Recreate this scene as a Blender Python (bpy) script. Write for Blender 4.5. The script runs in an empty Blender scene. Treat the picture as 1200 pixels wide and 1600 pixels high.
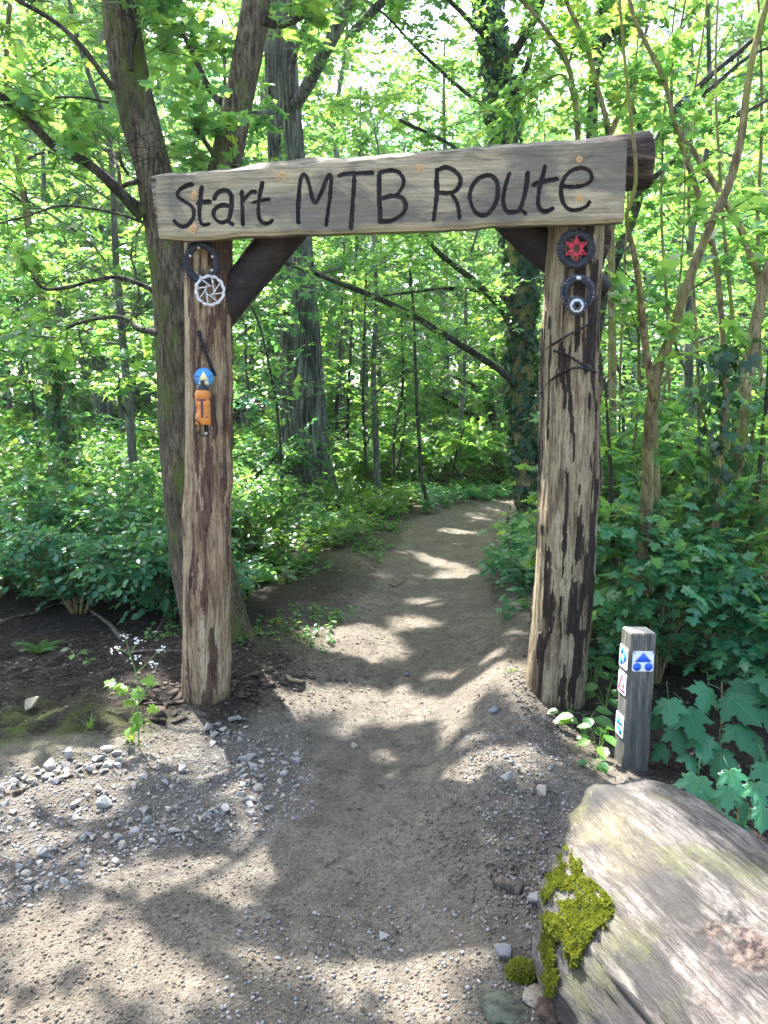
import bpy, bmesh, math, random
import numpy as np
from mathutils import Vector, Matrix

# ------------------------------------------------------------------ camera, sky, sun, exposure
sc = bpy.context.scene
COL = sc.collection
CAM_Z, PITCH, FPX = 1.6, math.radians(7.6), 1200.0
cam_d = bpy.data.cameras.new('camera'); cam = bpy.data.objects.new('camera', cam_d); COL.objects.link(cam)
cam_d.sensor_fit = 'HORIZONTAL'; cam_d.sensor_width = 36; cam_d.lens = 36
cam_d.clip_start = 0.05; cam_d.clip_end = 2000
cam.location = (0, 0, CAM_Z); cam.rotation_euler = (math.radians(90) - PITCH, 0, 0)
sc.camera = cam

SUN_AZ = math.atan2(-0.48, 0.88)            # towards the back left, clockwise from +Y
SUN_EL = math.radians(56)
SV = np.array([math.sin(SUN_AZ) * math.cos(SUN_EL), math.cos(SUN_AZ) * math.cos(SUN_EL), math.sin(SUN_EL)])
w = bpy.data.worlds.new('World'); sc.world = w; w.use_nodes = True
nt = w.node_tree; nt.nodes.clear()
sky = nt.nodes.new('ShaderNodeTexSky'); sky.sky_type = 'NISHITA'; sky.sun_disc = False
sky.sun_elevation = SUN_EL; sky.sun_rotation = SUN_AZ % (2 * math.pi)
sky.air_density = 1.0; sky.dust_density = 3.0; sky.ozone_density = 0.6
bg = nt.nodes.new('ShaderNodeBackground'); bg.inputs['Strength'].default_value = 0.15
wo = nt.nodes.new('ShaderNodeOutputWorld')
nt.links.new(sky.outputs[0], bg.inputs[0]); nt.links.new(bg.outputs[0], wo.inputs[0])
sun_d = bpy.data.lights.new('sun', 'SUN'); sun_d.energy = 5.0; sun_d.angle = math.radians(0.55); sun_d.color = (1.0, 0.96, 0.945)
sun = bpy.data.objects.new('sun', sun_d); COL.objects.link(sun)
sun.rotation_euler = Vector(SV).to_track_quat('Z', 'Y').to_euler(); sun.location = tuple(SV * 60)
sc.view_settings.view_transform = 'Standard'; sc.view_settings.look = 'None'
sc.view_settings.gamma = 1.0; sc.view_settings.use_curve_mapping = False
sc.view_settings.exposure = 2.48
sc.render.engine = 'CYCLES'
cy = sc.cycles
cy.max_bounces = 7; cy.diffuse_bounces = 4; cy.glossy_bounces = 2; cy.transmission_bounces = 5; cy.transparent_max_bounces = 4
cy.caustics_reflective = False; cy.caustics_refractive = False
cy.use_adaptive_sampling = True; cy.adaptive_threshold = 0.02
cy.sample_clamp_indirect = 6.0
try:
    cy.use_denoising = True; cy.denoiser = 'OPENIMAGEDENOISE'
except Exception:
    pass

rng = np.random.default_rng(7); random.seed(7)
CP, SP = math.cos(PITCH), math.sin(PITCH)

def ray(px, py):
    a, b = (px - 600) / FPX, (py - 800) / FPX
    return np.array([a, CP - b * SP, -SP - b * CP])
def P(px, py, d):
    """the point at world depth y = d seen at photo pixel (px, py)"""
    r = ray(px, py); return np.array([0, 0, CAM_Z]) + r * (d / r[1])
def G0(px, py, z=0.0):
    r = ray(px, py); t = (z - CAM_Z) / r[2]; return np.array([0, 0, CAM_Z]) + r * t
def PXM(d, py=800):
    """metres for one photo pixel at depth d"""
    return d / ray(600, py)[1] / FPX

# ------------------------------------------------------------------ noise
def _h(ix, iy, iz):
    n = (ix.astype(np.int64) * 374761393 + iy.astype(np.int64) * 668265263 + iz.astype(np.int64) * 2147483647) & 0xffffffff
    n = ((n ^ (n >> 13)) * 1274126177) & 0xffffffff
    n = (n ^ (n >> 16)) & 0xffff
    return n / 65535.0
def vn(x, y, z=0.0):
    x, y, z = np.broadcast_arrays(np.asarray(x, float), np.asarray(y, float), np.asarray(z, float))
    ix, iy, iz = np.floor(x), np.floor(y), np.floor(z)
    fx, fy, fz = x - ix, y - iy, z - iz
    fx = fx * fx * (3 - 2 * fx); fy = fy * fy * (3 - 2 * fy); fz = fz * fz * (3 - 2 * fz)
    def c(a, b, e): return _h(ix + a, iy + b, iz + e)
    x00 = c(0, 0, 0) * (1 - fx) + c(1, 0, 0) * fx; x10 = c(0, 1, 0) * (1 - fx) + c(1, 1, 0) * fx
    x01 = c(0, 0, 1) * (1 - fx) + c(1, 0, 1) * fx; x11 = c(0, 1, 1) * (1 - fx) + c(1, 1, 1) * fx
    return ((x00 * (1 - fy) + x10 * fy) * (1 - fz) + (x01 * (1 - fy) + x11 * fy) * fz) * 2 - 1
def fbm(x, y, z=0.0, o=4):
    s, a = 0.0, 1.0
    x, y, z = np.asarray(x, float), np.asarray(y, float), np.asarray(z, float)
    for i in range(o):
        s = s + a * vn(x * 2 ** i + 17.3 * i, y * 2 ** i - 9.1 * i, z * 2 ** i + 3.7 * i); a *= 0.5
    return s
def sstep(a, b, x):
    t = np.clip((x - a) / (b - a), 0, 1); return t * t * (3 - 2 * t)

# ------------------------------------------------------------------ mesh helpers
def mesh_np(name, V, quads=None, tris=None, attrs=None, mat=None, smooth=True):
    me = bpy.data.meshes.new(name)
    V = np.asarray(V, np.float32)
    q = np.asarray(quads, np.int32).reshape(-1, 4) if quads is not None and len(quads) else np.zeros((0, 4), np.int32)
    t = np.asarray(tris, np.int32).reshape(-1, 3) if tris is not None and len(tris) else np.zeros((0, 3), np.int32)
    me.vertices.add(len(V)); me.vertices.foreach_set('co', V.ravel())
    nl = q.size + t.size
    me.loops.add(nl); me.loops.foreach_set('vertex_index', np.concatenate([q.ravel(), t.ravel()]))
    st = np.concatenate([np.arange(len(q)) * 4, q.size + np.arange(len(t)) * 3]).astype(np.int32)
    me.polygons.add(len(q) + len(t)); me.polygons.foreach_set('loop_start', st)
    if smooth: me.polygons.foreach_set('use_smooth', np.ones(len(st), bool))
    for k, a in (attrs or {}).items():
        at = me.attributes.new(k, 'FLOAT', 'POINT'); at.data.foreach_set('value', np.asarray(a, np.float32))
    if mat: me.materials.append(mat)
    me.update(calc_edges=True); me.validate()
    return me

class MB:
    def __init__(s): s.V = []; s.Q = []; s.T = []; s.A = []; s.n = 0
    def add(s, V, Q=None, T=None, var=0.5):
        V = np.asarray(V, float).reshape(-1, 3)
        if Q is not None and len(Q): s.Q.append(np.asarray(Q) + s.n)
        if T is not None and len(T): s.T.append(np.asarray(T) + s.n)
        s.V.append(V); s.A.append(np.broadcast_to(np.asarray(var, float), (len(V),))); s.n += len(V); return s
    def mesh(s, name, mat, smooth=True):
        return mesh_np(name, np.concatenate(s.V), np.concatenate(s.Q) if s.Q else None, np.concatenate(s.T) if s.T else None, {'var': np.concatenate(s.A)}, mat, smooth)
    def build(s, name, mat, parent=None, smooth=True, off=None):
        if off is not None: s.V = [v - np.asarray(off) for v in s.V]
        return link(name, s.mesh(name, mat, smooth), parent)

def link(name, me, parent=None):
    o = bpy.data.objects.new(name, me); COL.objects.link(o)
    if parent is not None: o.parent = parent
    return o
def tag(o, label=None, cat=None, group=None, kind=None):
    if label: o['label'] = label
    if cat: o['category'] = cat
    if group: o['group'] = group
    if kind: o['kind'] = kind
    return o
def thing(name, label, cat, loc=(0, 0, 0), group=None, rz=0):
    o = bpy.data.objects.new(name, None); COL.objects.link(o); o.empty_display_size = 0.1
    o.location = tuple(loc); o.rotation_euler = (0, 0, rz)
    return tag(o, label, cat, group)

def catmull(pts, n):
    p = np.asarray(pts, float)
    if len(p) == 2: return p[0] + (p[1] - p[0]) * np.linspace(0, 1, n)[:, None]
    q = np.vstack([2 * p[0] - p[1], p, 2 * p[-1] - p[-2]])
    u = np.linspace(0, len(p) - 1 - 1e-9, n); i = u.astype(int); t = (u - i)[:, None]
    a, b, c, d = q[i], q[i + 1], q[i + 2], q[i + 3]
    return 0.5 * (2 * b + (c - a) * t + (2 * a - 5 * b + 4 * c - d) * t ** 2 + (3 * b - a - 3 * c + d) * t ** 3)

def tube(pts, rad, sides=8, n=None, cap=True, amp=0.0, freq=6.0, zs=0.3, seed=0.0, ridge=0.0, rfreq=0):
    pts = np.asarray(pts, float); rad = np.asarray(rad, float) * np.ones(len(pts))
    n = n or len(pts) * 4
    c = catmull(pts, n); r = catmull(np.c_[rad, rad * 0, rad * 0], n)[:, 0]
    tg = np.gradient(c, axis=0); tg /= np.linalg.norm(tg, axis=1)[:, None] + 1e-12
    e = np.array([1.0, 0, 0]) if abs(tg[0, 0]) < 0.9 else np.array([0, 1.0, 0])
    E1 = np.zeros_like(c); E2 = np.zeros_like(c)
    for i in range(n):
        e = e - tg[i] * e.dot(tg[i]); e /= np.linalg.norm(e); E1[i] = e; E2[i] = np.cross(tg[i], e)
    th = np.linspace(0, 2 * np.pi, sides, endpoint=False)
    ct, st = np.cos(th), np.sin(th)
    R = np.repeat(r[:, None], sides, 1)
    if amp or ridge:
        s = np.concatenate([[0], np.cumsum(np.linalg.norm(np.diff(c, axis=0), axis=1))])
        X = ct[None] * freq * 0.5 + 0 * s[:, None]; Y = st[None] * freq * 0.5 + 0 * s[:, None]
        Z = (s[:, None] / max(r.mean(), 1e-3)) * zs + 0 * X
        if amp: R = R * (1 + amp * fbm(X + seed, Y + seed * 1.7, Z, 4))
        if ridge:
            wob = fbm(X * 0.6 + 5, Y * 0.6, Z * 1.3, 3)
            k = np.abs(((th[None] * rfreq / (2 * np.pi) + wob * 1.3) % 1.0) - 0.5) * 2
            brk = 0.6 + 0.4 * vn(X * 2, Y * 2, Z * 2.5)
            R = R * (1 + ridge * (sstep(0.05, 0.7, k) - 0.5) * brk)
    V = c[:, None, :] + R[..., None] * (ct[None, :, None] * E1[:, None, :] + st[None, :, None] * E2[:, None, :])
    i = np.arange(n - 1)[:, None] * sides; j = np.arange(sides)[None]; j2 = (j + 1) % sides
    Q = np.stack([i + j, i + j2, i + sides + j2, i + sides + j], -1).reshape(-1, 4)
    V = V.reshape(-1, 3); T = []
    if cap:
        m = len(V); V = np.vstack([V, c[0], c[-1]]); k = np.arange(sides); k2 = (k + 1) % sides
        T = np.vstack([np.stack([k2, k, k * 0 + m], 1), np.stack([k + (n - 1) * sides, k2 + (n - 1) * sides, k * 0 + m + 1], 1)])
    return V, Q, T

def box_vf(sx, sy, sz, c=(0, 0, 0)):
    V = np.array([[x, y, z] for x in (-1, 1) for y in (-1, 1) for z in (-1, 1)], float) * np.array([sx, sy, sz]) / 2 + np.array(c)
    Q = [[0, 1, 3, 2], [4, 6, 7, 5], [0, 4, 5, 1], [2, 3, 7, 6], [0, 2, 6, 4], [1, 5, 7, 3]]
    return V, Q

def bm_mesh(name, bm, mat, smooth=False):
    me = bpy.data.meshes.new(name); bm.to_mesh(me); bm.free(); me.materials.append(mat)
    if smooth: me.polygons.foreach_set('use_smooth', np.ones(len(me.polygons), bool))
    return me

# ------------------------------------------------------------------ materials
class NT:
    def __init__(s, name):
        s.m = bpy.data.materials.new(name); s.m.use_nodes = True; s.t = s.m.node_tree; s.t.nodes.clear()
        s.out = s.n('OutputMaterial')
    def n(s, ty, **kw):
        nd = s.t.nodes.new('ShaderNode' + ty)
        for k, v in kw.items():
            if hasattr(nd, k) and not k[0].isupper(): setattr(nd, k, v)
        return nd
    def l(s, a, b): s.t.links.new(a, b)
    def setin(s, nd, key, v):
        if v is None: return
        if isinstance(v, bpy.types.NodeSocket): s.l(v, nd.inputs[key])
        else: nd.inputs[key].default_value = v
    def coord(s, kind='Object', scale=(1, 1, 1), rot=(0, 0, 0)):
        tc = s.n('TexCoord'); mp = s.n('Mapping'); s.l(tc.outputs[kind], mp.inputs[0])
        mp.inputs['Scale'].default_value = scale; mp.inputs['Rotation'].default_value = rot; return mp.outputs[0]
    def noise(s, co, scale=5, detail=5, rough=0.6, dist=0.0):
        nd = s.n('TexNoise'); s.l(co, nd.inputs['Vector']); nd.inputs['Scale'].default_value = scale; nd.inputs['Detail'].default_value = detail
        nd.inputs['Roughness'].default_value = rough; nd.inputs['Distortion'].default_value = dist; return nd.outputs['Fac']
    def voro(s, co, scale=5, feat='F1'):
        nd = s.n('TexVoronoi'); nd.feature = feat; s.l(co, nd.inputs['Vector']); nd.inputs['Scale'].default_value = scale; return nd.outputs['Distance']
    def ramp(s, fac, stops):
        nd = s.n('ValToRGB'); s.l(fac, nd.inputs[0]); e = nd.color_ramp.elements
        while len(e) < len(stops): e.new(0.5)
        for i, (p, c) in enumerate(stops):
            e[i].position = p; e[i].color = (*(c if hasattr(c, '__len__') else (c, c, c)), 1)
        return nd.outputs[0]
    def mix(s, fac, a, b, mode='MIX'):
        nd = s.n('Mix'); nd.data_type = 'RGBA'; nd.blend_type = mode
        s.setin(nd, 0, fac)
        for k, v in ((6, a), (7, b)):
            if isinstance(v, bpy.types.NodeSocket): s.l(v, nd.inputs[k])
            else: nd.inputs[k].default_value = (*v, 1)
        return nd.outputs[2]
    def math(s, op, a, b=None, clamp=False):
        nd = s.n('Math'); nd.operation = op; nd.use_clamp = clamp; s.setin(nd, 0, a); s.setin(nd, 1, b); return nd.outputs[0]
    def attr(s, name):
        nd = s.n('Attribute'); nd.attribute_name = name; return nd.outputs['Fac']
    def sep(s, co):
        nd = s.n('SeparateXYZ'); s.l(co, nd.inputs[0]); return nd.outputs
    def bump(s, h, strength=0.5, dist=0.01, prev=None):
        nd = s.n('Bump'); s.l(h, nd.inputs['Height']); nd.inputs['Strength'].default_value = strength; nd.inputs['Distance'].default_value = dist
        if prev is not None: s.l(prev, nd.inputs['Normal'])
        return nd.outputs[0]
    def bsdf(s, col, rough=0.8, nrm=None, spec=0.3, metal=0.0, **kw):
        nd = s.n('BsdfPrincipled')
        s.setin(nd, 'Base Color', col if isinstance(col, bpy.types.NodeSocket) else (*col, 1))
        s.setin(nd, 'Roughness', rough); s.setin(nd, 'Specular IOR Level', spec); s.setin(nd, 'Metallic', metal)
        if nrm is not None: s.l(nrm, nd.inputs['Normal'])
        return nd.outputs[0]
    def done(s, sh): s.l(sh, s.out.inputs[0]); return s.m

def leaf_mat(name, stops, trans, tfac=0.45, rough=0.38, spec=0.5):
    m = NT(name); v = m.attr('var')
    oi = m.n('ObjectInfo'); v = m.math('ADD', m.math('MULTIPLY', v, 0.75), m.math('MULTIPLY', oi.outputs['Random'], 0.25))
    col = m.ramp(v, stops)
    tcol = m.ramp(v, trans)
    p = m.bsdf(col, rough, None, spec)
    t = m.n('BsdfTranslucent'); m.l(tcol, t.inputs[0])
    mx = m.n('MixShader'); mx.inputs[0].default_value = tfac; m.l(p, mx.inputs[1]); m.l(t.outputs[0], mx.inputs[2])
    return m.done(mx.outputs[0])

M = {}
GREENS = [(0.0, (0.028, 0.125, 0.06)), (0.45, (0.055, 0.19, 0.068)), (0.8, (0.12, 0.26, 0.055)), (1.0, (0.25, 0.31, 0.045))]
TGREEN = [(0.0, (0.14, 0.38, 0.09)), (0.5, (0.28, 0.55, 0.09)), (0.85, (0.44, 0.66, 0.09)), (1.0, (0.70, 0.68, 0.07))]
M['leaf'] = leaf_mat('maple_leaf_green', GREENS, TGREEN, 0.5)
M['leaf_far'] = leaf_mat('far_leaf_green', [(0, (0.04, 0.13, 0.06)), (0.5, (0.08, 0.20, 0.06)), (1, (0.18, 0.29, 0.05))], TGREEN, 0.55)
M['leaf_dark'] = leaf_mat('shrub_leaf_green', [(0, (0.018, 0.125, 0.062)), (0.5, (0.038, 0.195, 0.088)), (0.85, (0.085, 0.26, 0.095)), (1, (0.18, 0.30, 0.06))], [(0, (0.08, 0.34, 0.09)), (1, (0.34, 0.58, 0.09))], 0.4, 0.33, 0.55)
M['leaf_teal'] = leaf_mat('bluish_leaf_green', [(0, (0.03, 0.13, 0.085)), (0.6, (0.06, 0.20, 0.11)), (1, (0.16, 0.28, 0.08))], [(0, (0.12, 0.40, 0.18)), (0.7, (0.26, 0.56, 0.18)), (1, (0.6, 0.66, 0.1))], 0.5)
M['ivy'] = leaf_mat('ivy_leaf_green', [(0, (0.008, 0.035, 0.018)), (0.7, (0.018, 0.07, 0.026)), (1, (0.06, 0.13, 0.04))], [(0, (0.03, 0.10, 0.02)), (1, (0.12, 0.26, 0.04))], 0.2, 0.42, 0.35)
M['herb'] = leaf_mat('herb_leaf_green', [(0, (0.02, 0.10, 0.03)), (0.5, (0.045, 0.17, 0.035)), (1, (0.14, 0.27, 0.03))], [(0, (0.12, 0.36, 0.06)), (1, (0.45, 0.62, 0.05))], 0.42)
M['grass'] = leaf_mat('grass_green', [(0, (0.06, 0.16, 0.03)), (1, (0.18, 0.30, 0.04))], [(0, (0.25, 0.5, 0.06)), (1, (0.5, 0.66, 0.07))], 0.45)
M['moss'] = leaf_mat('moss_yellow_green', [(0, (0.04, 0.045, 0.012)), (0.3, (0.07, 0.095, 0.014)), (0.65, (0.15, 0.18, 0.022)), (1, (0.28, 0.28, 0.05))], [(0, (0.2, 0.25, 0.02)), (1, (0.45, 0.45, 0.04))], 0.25, 0.8, 0.1)
M['flower'] = leaf_mat('white_petal', [(0, (0.72, 0.74, 0.68)), (1, (0.82, 0.82, 0.78))], [(0, (0.6, 0.65, 0.5)), (1, (0.8, 0.8, 0.7))], 0.3)
M['litter'] = leaf_mat('dead_leaf_brown', [(0, (0.03, 0.022, 0.016)), (0.6, (0.09, 0.066, 0.05)), (1, (0.26, 0.20, 0.16))], [(0, (0.1, 0.05, 0.02)), (1, (0.3, 0.2, 0.1))], 0.1, 0.7, 0.2)

def bark_mat(name, dark, mid, light, moss=0.0, mosscol=(0.07, 0.11, 0.015), zs=0.25, scale=14, bstr=0.6):
    m = NT(name); co = m.coord('Object', (1, 1, zs))
    a = m.noise(co, scale, 9, 0.76, 0.5); b = m.noise(m.coord('Object'), 2.2, 4, 0.6)
    col = m.ramp(a, [(0.40, dark), (0.5, mid), (0.60, light)])
    col = m.mix(m.ramp(b, [(0.4, 0.0), (0.65, 0.5)]), col, dark)
    if moss:
        ms = m.ramp(m.noise(m.coord('Object', (1, 1, 0.5)), 3.5, 6, 0.7), [(0.62 - moss * 0.3, 0.0), (0.72 - moss * 0.25, 0.9)])
        mc = m.mix(m.noise(m.coord('Object'), 60, 3), mosscol, tuple(min(1, c * 2.2) for c in mosscol))
        col = m.mix(ms, col, mc)
    h = m.math('ADD', m.math('MULTIPLY', a, 1.0), m.math('MULTIPLY', m.noise(m.coord('Object', (1, 1, 0.5)), scale * 4, 4), 0.35))
    return m.done(m.bsdf(col, 0.88, m.bump(h, min(1, bstr * 1.5), 0.035), 0.15))
M['bark_fork'] = bark_mat('mossy_fork_bark', (0.035, 0.03, 0.02), (0.13, 0.105, 0.065), (0.26, 0.22, 0.14), 0.34, (0.06, 0.09, 0.012), 0.22, 46)
M['bark_oak'] = bark_mat('furrowed_grey_bark', (0.03, 0.032, 0.03), (0.15, 0.15, 0.125), (0.33, 0.33, 0.28), 0.0, zs=0.14, scale=12, bstr=0.8)
M['bark_thin'] = bark_mat('thin_stem_bark', (0.09, 0.07, 0.035), (0.25, 0.205, 0.10), (0.42, 0.35, 0.19), 0.4, (0.13, 0.15, 0.025), 0.3, 30)
M['bark_dark'] = bark_mat('dark_bark', (0.015, 0.015, 0.012), (0.05, 0.047, 0.035), (0.12, 0.11, 0.08), 0.3, (0.04, 0.07, 0.012), 0.3, 20)
M['bark_far'] = bark_mat('far_bark', (0.05, 0.052, 0.045), (0.13, 0.13, 0.10), (0.26, 0.26, 0.2), 0.35, (0.05, 0.09, 0.02), 0.3, 8)
M['twig'] = bark_mat('dry_twig', (0.06, 0.045, 0.035), (0.18, 0.14, 0.10), (0.34, 0.29, 0.23), 0.0, scale=40)
m = NT('green_stem'); M['stem'] = m.done(m.bsdf((0.12, 0.24, 0.05), 0.6))

def post_mat(name, wood, bark):
    m = NT(name)
    a = m.noise(m.coord('Object', (1, 1, 0.07)), 46, 9, 0.74, 0.4); b = m.noise(m.coord('Object', (1, 1, 0.25)), 9, 6, 0.68, 0.6)
    c = m.noise(m.coord('Object', (1, 1, 0.10)), 150, 6, 0.75); p = m.noise(m.coord('Object', (1, 1, 0.16)), 60, 6, 0.7)
    f = m.math('ADD', m.math('MULTIPLY', a, 0.6), m.math('MULTIPLY', b, 0.4))
    wc = m.ramp(f, wood); bc = m.ramp(m.math('ADD', m.math('MULTIPLY', a, 0.5), m.math('MULTIPLY', p, 0.5)), bark)
    k = m.math('ADD', m.attr('peel'), m.math('MULTIPLY', m.math('SUBTRACT', p, 0.5), 3.2))
    col = m.mix(m.ramp(k, [(0.46, 0.0), (0.54, 1.0)]), wc, bc)
    col = m.mix(m.ramp(c, [(0.40, 0.7), (0.48, 0.0)]), col, (0.035, 0.023, 0.016))
    z = m.sep(m.coord('Object'))[2]
    g = m.ramp(m.math('ADD', z, m.math('MULTIPLY', b, 0.16)), [(0.09, 0.85), (0.24, 0.0)])
    col = m.mix(g, col, m.mix(m.noise(m.coord('Object'), 18, 4), (0.016, 0.014, 0.010), (0.07, 0.07, 0.016)))
    h = m.math('ADD', m.math('ADD', a, m.math('MULTIPLY', c, 0.6)), m.math('MULTIPLY', p, 0.5))
    return m.done(m.bsdf(col, 0.8, m.bump(h, 0.9, 0.016), 0.22))
M['post_l'] = post_mat('peeled_red_brown_post', [(0.40, (0.13, 0.08, 0.045)), (0.47, (0.27, 0.18, 0.10)), (0.53, (0.40, 0.295, 0.175)), (0.60, (0.50, 0.41, 0.26))], [(0.38, (0.022, 0.013, 0.009)), (0.48, (0.09, 0.05, 0.032)), (0.56, (0.17, 0.10, 0.063)), (0.66, (0.28, 0.19, 0.12))])
M['post_r'] = post_mat('peeled_cream_post', [(0.40, (0.07, 0.044, 0.027)), (0.47, (0.19, 0.135, 0.078)), (0.53, (0.33, 0.265, 0.155)), (0.62, (0.43, 0.365, 0.235))], [(0.38, (0.008, 0.006, 0.006)), (0.49, (0.024, 0.016, 0.012)), (0.57, (0.06, 0.037, 0.025)), (0.66, (0.14, 0.09, 0.055))])
m = NT('dark_brace_wood'); co = m.coord('Object', (0.12, 1, 1)); a = m.noise(co, 24, 6, 0.65, 0.5)
M['brace'] = m.done(m.bsdf(m.ramp(a, [(0.38, (0.009, 0.008, 0.009)), (0.58, (0.026, 0.019, 0.017)), (0.68, (0.07, 0.048, 0.038)), (0.76, (0.26, 0.19, 0.13))]), 0.7, m.bump(a, 0.7, 0.015), 0.35))

m = NT('weathered_board')
a = m.noise(m.coord('Object', (0.05, 1, 1)), 80, 9, 0.76, 0.6); b = m.noise(m.coord('Object', (0.5, 1, 1)), 4.0, 4, 0.6, 0.5)
c = m.noise(m.coord('Object', (0.18, 1, 1)), 17, 5, 0.6, 1.5)
col = m.ramp(a, [(0.37, (0.14, 0.116, 0.074)), (0.5, (0.295, 0.248, 0.156)), (0.63, (0.43, 0.37, 0.24))])
col = m.mix(m.ramp(b, [(0.46, 0.0), (0.57, 0.82)]), col, (0.112, 0.108, 0.088))
col = m.mix(m.ramp(c, [(0.56, 0.0), (0.7, 0.6)]), col, (0.05, 0.048, 0.046))
yel = m.attr('edge'); col = m.mix(yel, col, m.ramp(a, [(0.3, (0.16, 0.13, 0.06)), (0.6, (0.40, 0.34, 0.20))]))
h = m.math('ADD', a, m.math('MULTIPLY', c, 0.4))
M['board'] = m.done(m.bsdf(col, 0.8, m.bump(h, 0.45, 0.006), 0.2))
m = NT('burnt_groove'); a = m.noise(m.coord('Object'), 90, 4, 0.6)
M['groove'] = m.done(m.bsdf(m.ramp(a, [(0.3, (0.005, 0.004, 0.005)), (0.7, (0.024, 0.018, 0.02))]), 0.62, m.bump(a, 0.8, 0.006), 0.3))
m = NT('live_edge_wood'); a = m.noise(m.coord('Object', (0.08, 1, 1)), 38, 7, 0.7, 1.0); b = m.noise(m.coord('Object', (0.4, 1, 1)), 6, 4)
col = m.ramp(a, [(0.38, (0.05, 0.042, 0.03)), (0.5, (0.18, 0.156, 0.103)), (0.62, (0.34, 0.30, 0.21))])
col = m.mix(m.ramp(b, [(0.5, 0.0), (0.66, 0.7)]), col, (0.15, 0.135, 0.12))
M['wane'] = m.done(m.bsdf(col, 0.8, m.bump(a, 0.9, 0.02), 0.2))
m = NT('red_brown_beam'); a = m.noise(m.coord('Object', (0.15, 1, 1)), 30, 6, 0.7, 0.5)
M['beam'] = m.done(m.bsdf(m.ramp(a, [(0.38, (0.014, 0.010, 0.008)), (0.53, (0.065, 0.044, 0.033)), (0.64, (0.18, 0.125, 0.092))]), 0.8, m.bump(a, 0.8, 0.02), 0.2))
m = NT('pine_dowel'); a = m.noise(m.coord('Object'), 120, 3); M['dowel'] = m.done(m.bsdf(m.ramp(a, [(0.3, (0.36, 0.19, 0.07)), (0.7, (0.62, 0.38, 0.17))]), 0.6, None, 0.3))
m = NT('resin_stain'); a = m.noise(m.coord('Object'), 60, 4); M['resin'] = m.done(m.bsdf(m.ramp(a, [(0.3, (0.30, 0.20, 0.09)), (0.7, (0.50, 0.36, 0.18))]), 0.5, None, 0.3))

def plain(name, col, rough=0.5, metal=0.0, spec=0.5, var=0.25, scale=60, bump=0.0):
    m = NT(name); a = m.noise(m.coord('Object'), scale, 4, 0.6)
    c = m.ramp(a, [(0.3, tuple(x * (1 - var) for x in col)), (0.7, tuple(min(1, x * (1 + var)) for x in col))])
    return m.done(m.bsdf(c, rough, m.bump(a, bump, 0.004) if bump else None, spec, metal))
M['ring_black'] = plain('black_anodised', (0.014, 0.017, 0.024), 0.5, 0.3, 0.5, 0.7, 45)
M['ring_grey'] = plain('worn_dark_steel', (0.06, 0.065, 0.075), 0.4, 0.7, 0.5, 0.5, 90)
M['steel'] = plain('brushed_steel', (0.62, 0.63, 0.65), 0.32, 0.9, 0.5, 0.2)
M['rotor'] = plain('pale_rotor_steel', (0.50, 0.49, 0.48), 0.45, 0.4, 0.5, 0.35)
M['red'] = plain('red_anodised', (0.45, 0.025, 0.045), 0.45, 0.2, 0.5, 0.35)
M['chain'] = plain('dirty_chain', (0.02, 0.02, 0.023), 0.4, 0.6, 0.5, 0.5, 300)
M['orange'] = plain('orange_plastic', (0.58, 0.20, 0.03), 0.5, 0.0, 0.4, 0.25, 30)
M['blackp'] = plain('black_plastic', (0.012, 0.012, 0.014), 0.4)
M['purple'] = plain('dark_print', (0.07, 0.02, 0.06), 0.5)
M['white'] = plain('white_plate', (0.76, 0.77, 0.78), 0.4, 0, 0.5, 0.06, 14)
M['blue'] = plain('blue_print', (0.015, 0.11, 0.62), 0.4, 0, 0.5, 0.08, 14)
M['blue2'] = plain('blue_disc_print', (0.05, 0.25, 0.52), 0.4, 0, 0.5, 0.1, 20)
M['blue3'] = plain('blue_arrow_print', (0.03, 0.27, 0.60), 0.4, 0, 0.5, 0.1, 20)
M['redp'] = plain('red_print', (0.70, 0.05, 0.09), 0.4, 0, 0.5, 0.1, 20)
M['yellow'] = plain('cream_yellow_print', (0.80, 0.70, 0.34), 0.5, 0, 0.4, 0.06, 20)
m = NT('grey_post_wood'); a = m.noise(m.coord('Object', (1, 1, 0.1)), 60, 6, 0.65, 0.4); b = m.noise(m.coord('Object', (1, 1, 0.5)), 9, 4)
x, y, z = m.sep(m.coord('Object'))
col = m.ramp(a, [(0.36, (0.05, 0.048, 0.04)), (0.5, (0.12, 0.115, 0.095)), (0.64, (0.22, 0.20, 0.16))])
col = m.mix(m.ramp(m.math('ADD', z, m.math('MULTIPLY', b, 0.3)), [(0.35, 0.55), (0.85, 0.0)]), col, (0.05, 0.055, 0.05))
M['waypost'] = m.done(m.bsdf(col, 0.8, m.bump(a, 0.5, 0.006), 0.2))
m = NT('cut_post_top'); a = m.noise(m.coord('Object'), 40, 5); M['posttop'] = m.done(m.bsdf(m.ramp(a, [(0.3, (0.3, 0.26, 0.19)), (0.7, (0.55, 0.48, 0.37))]), 0.8))

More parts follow.
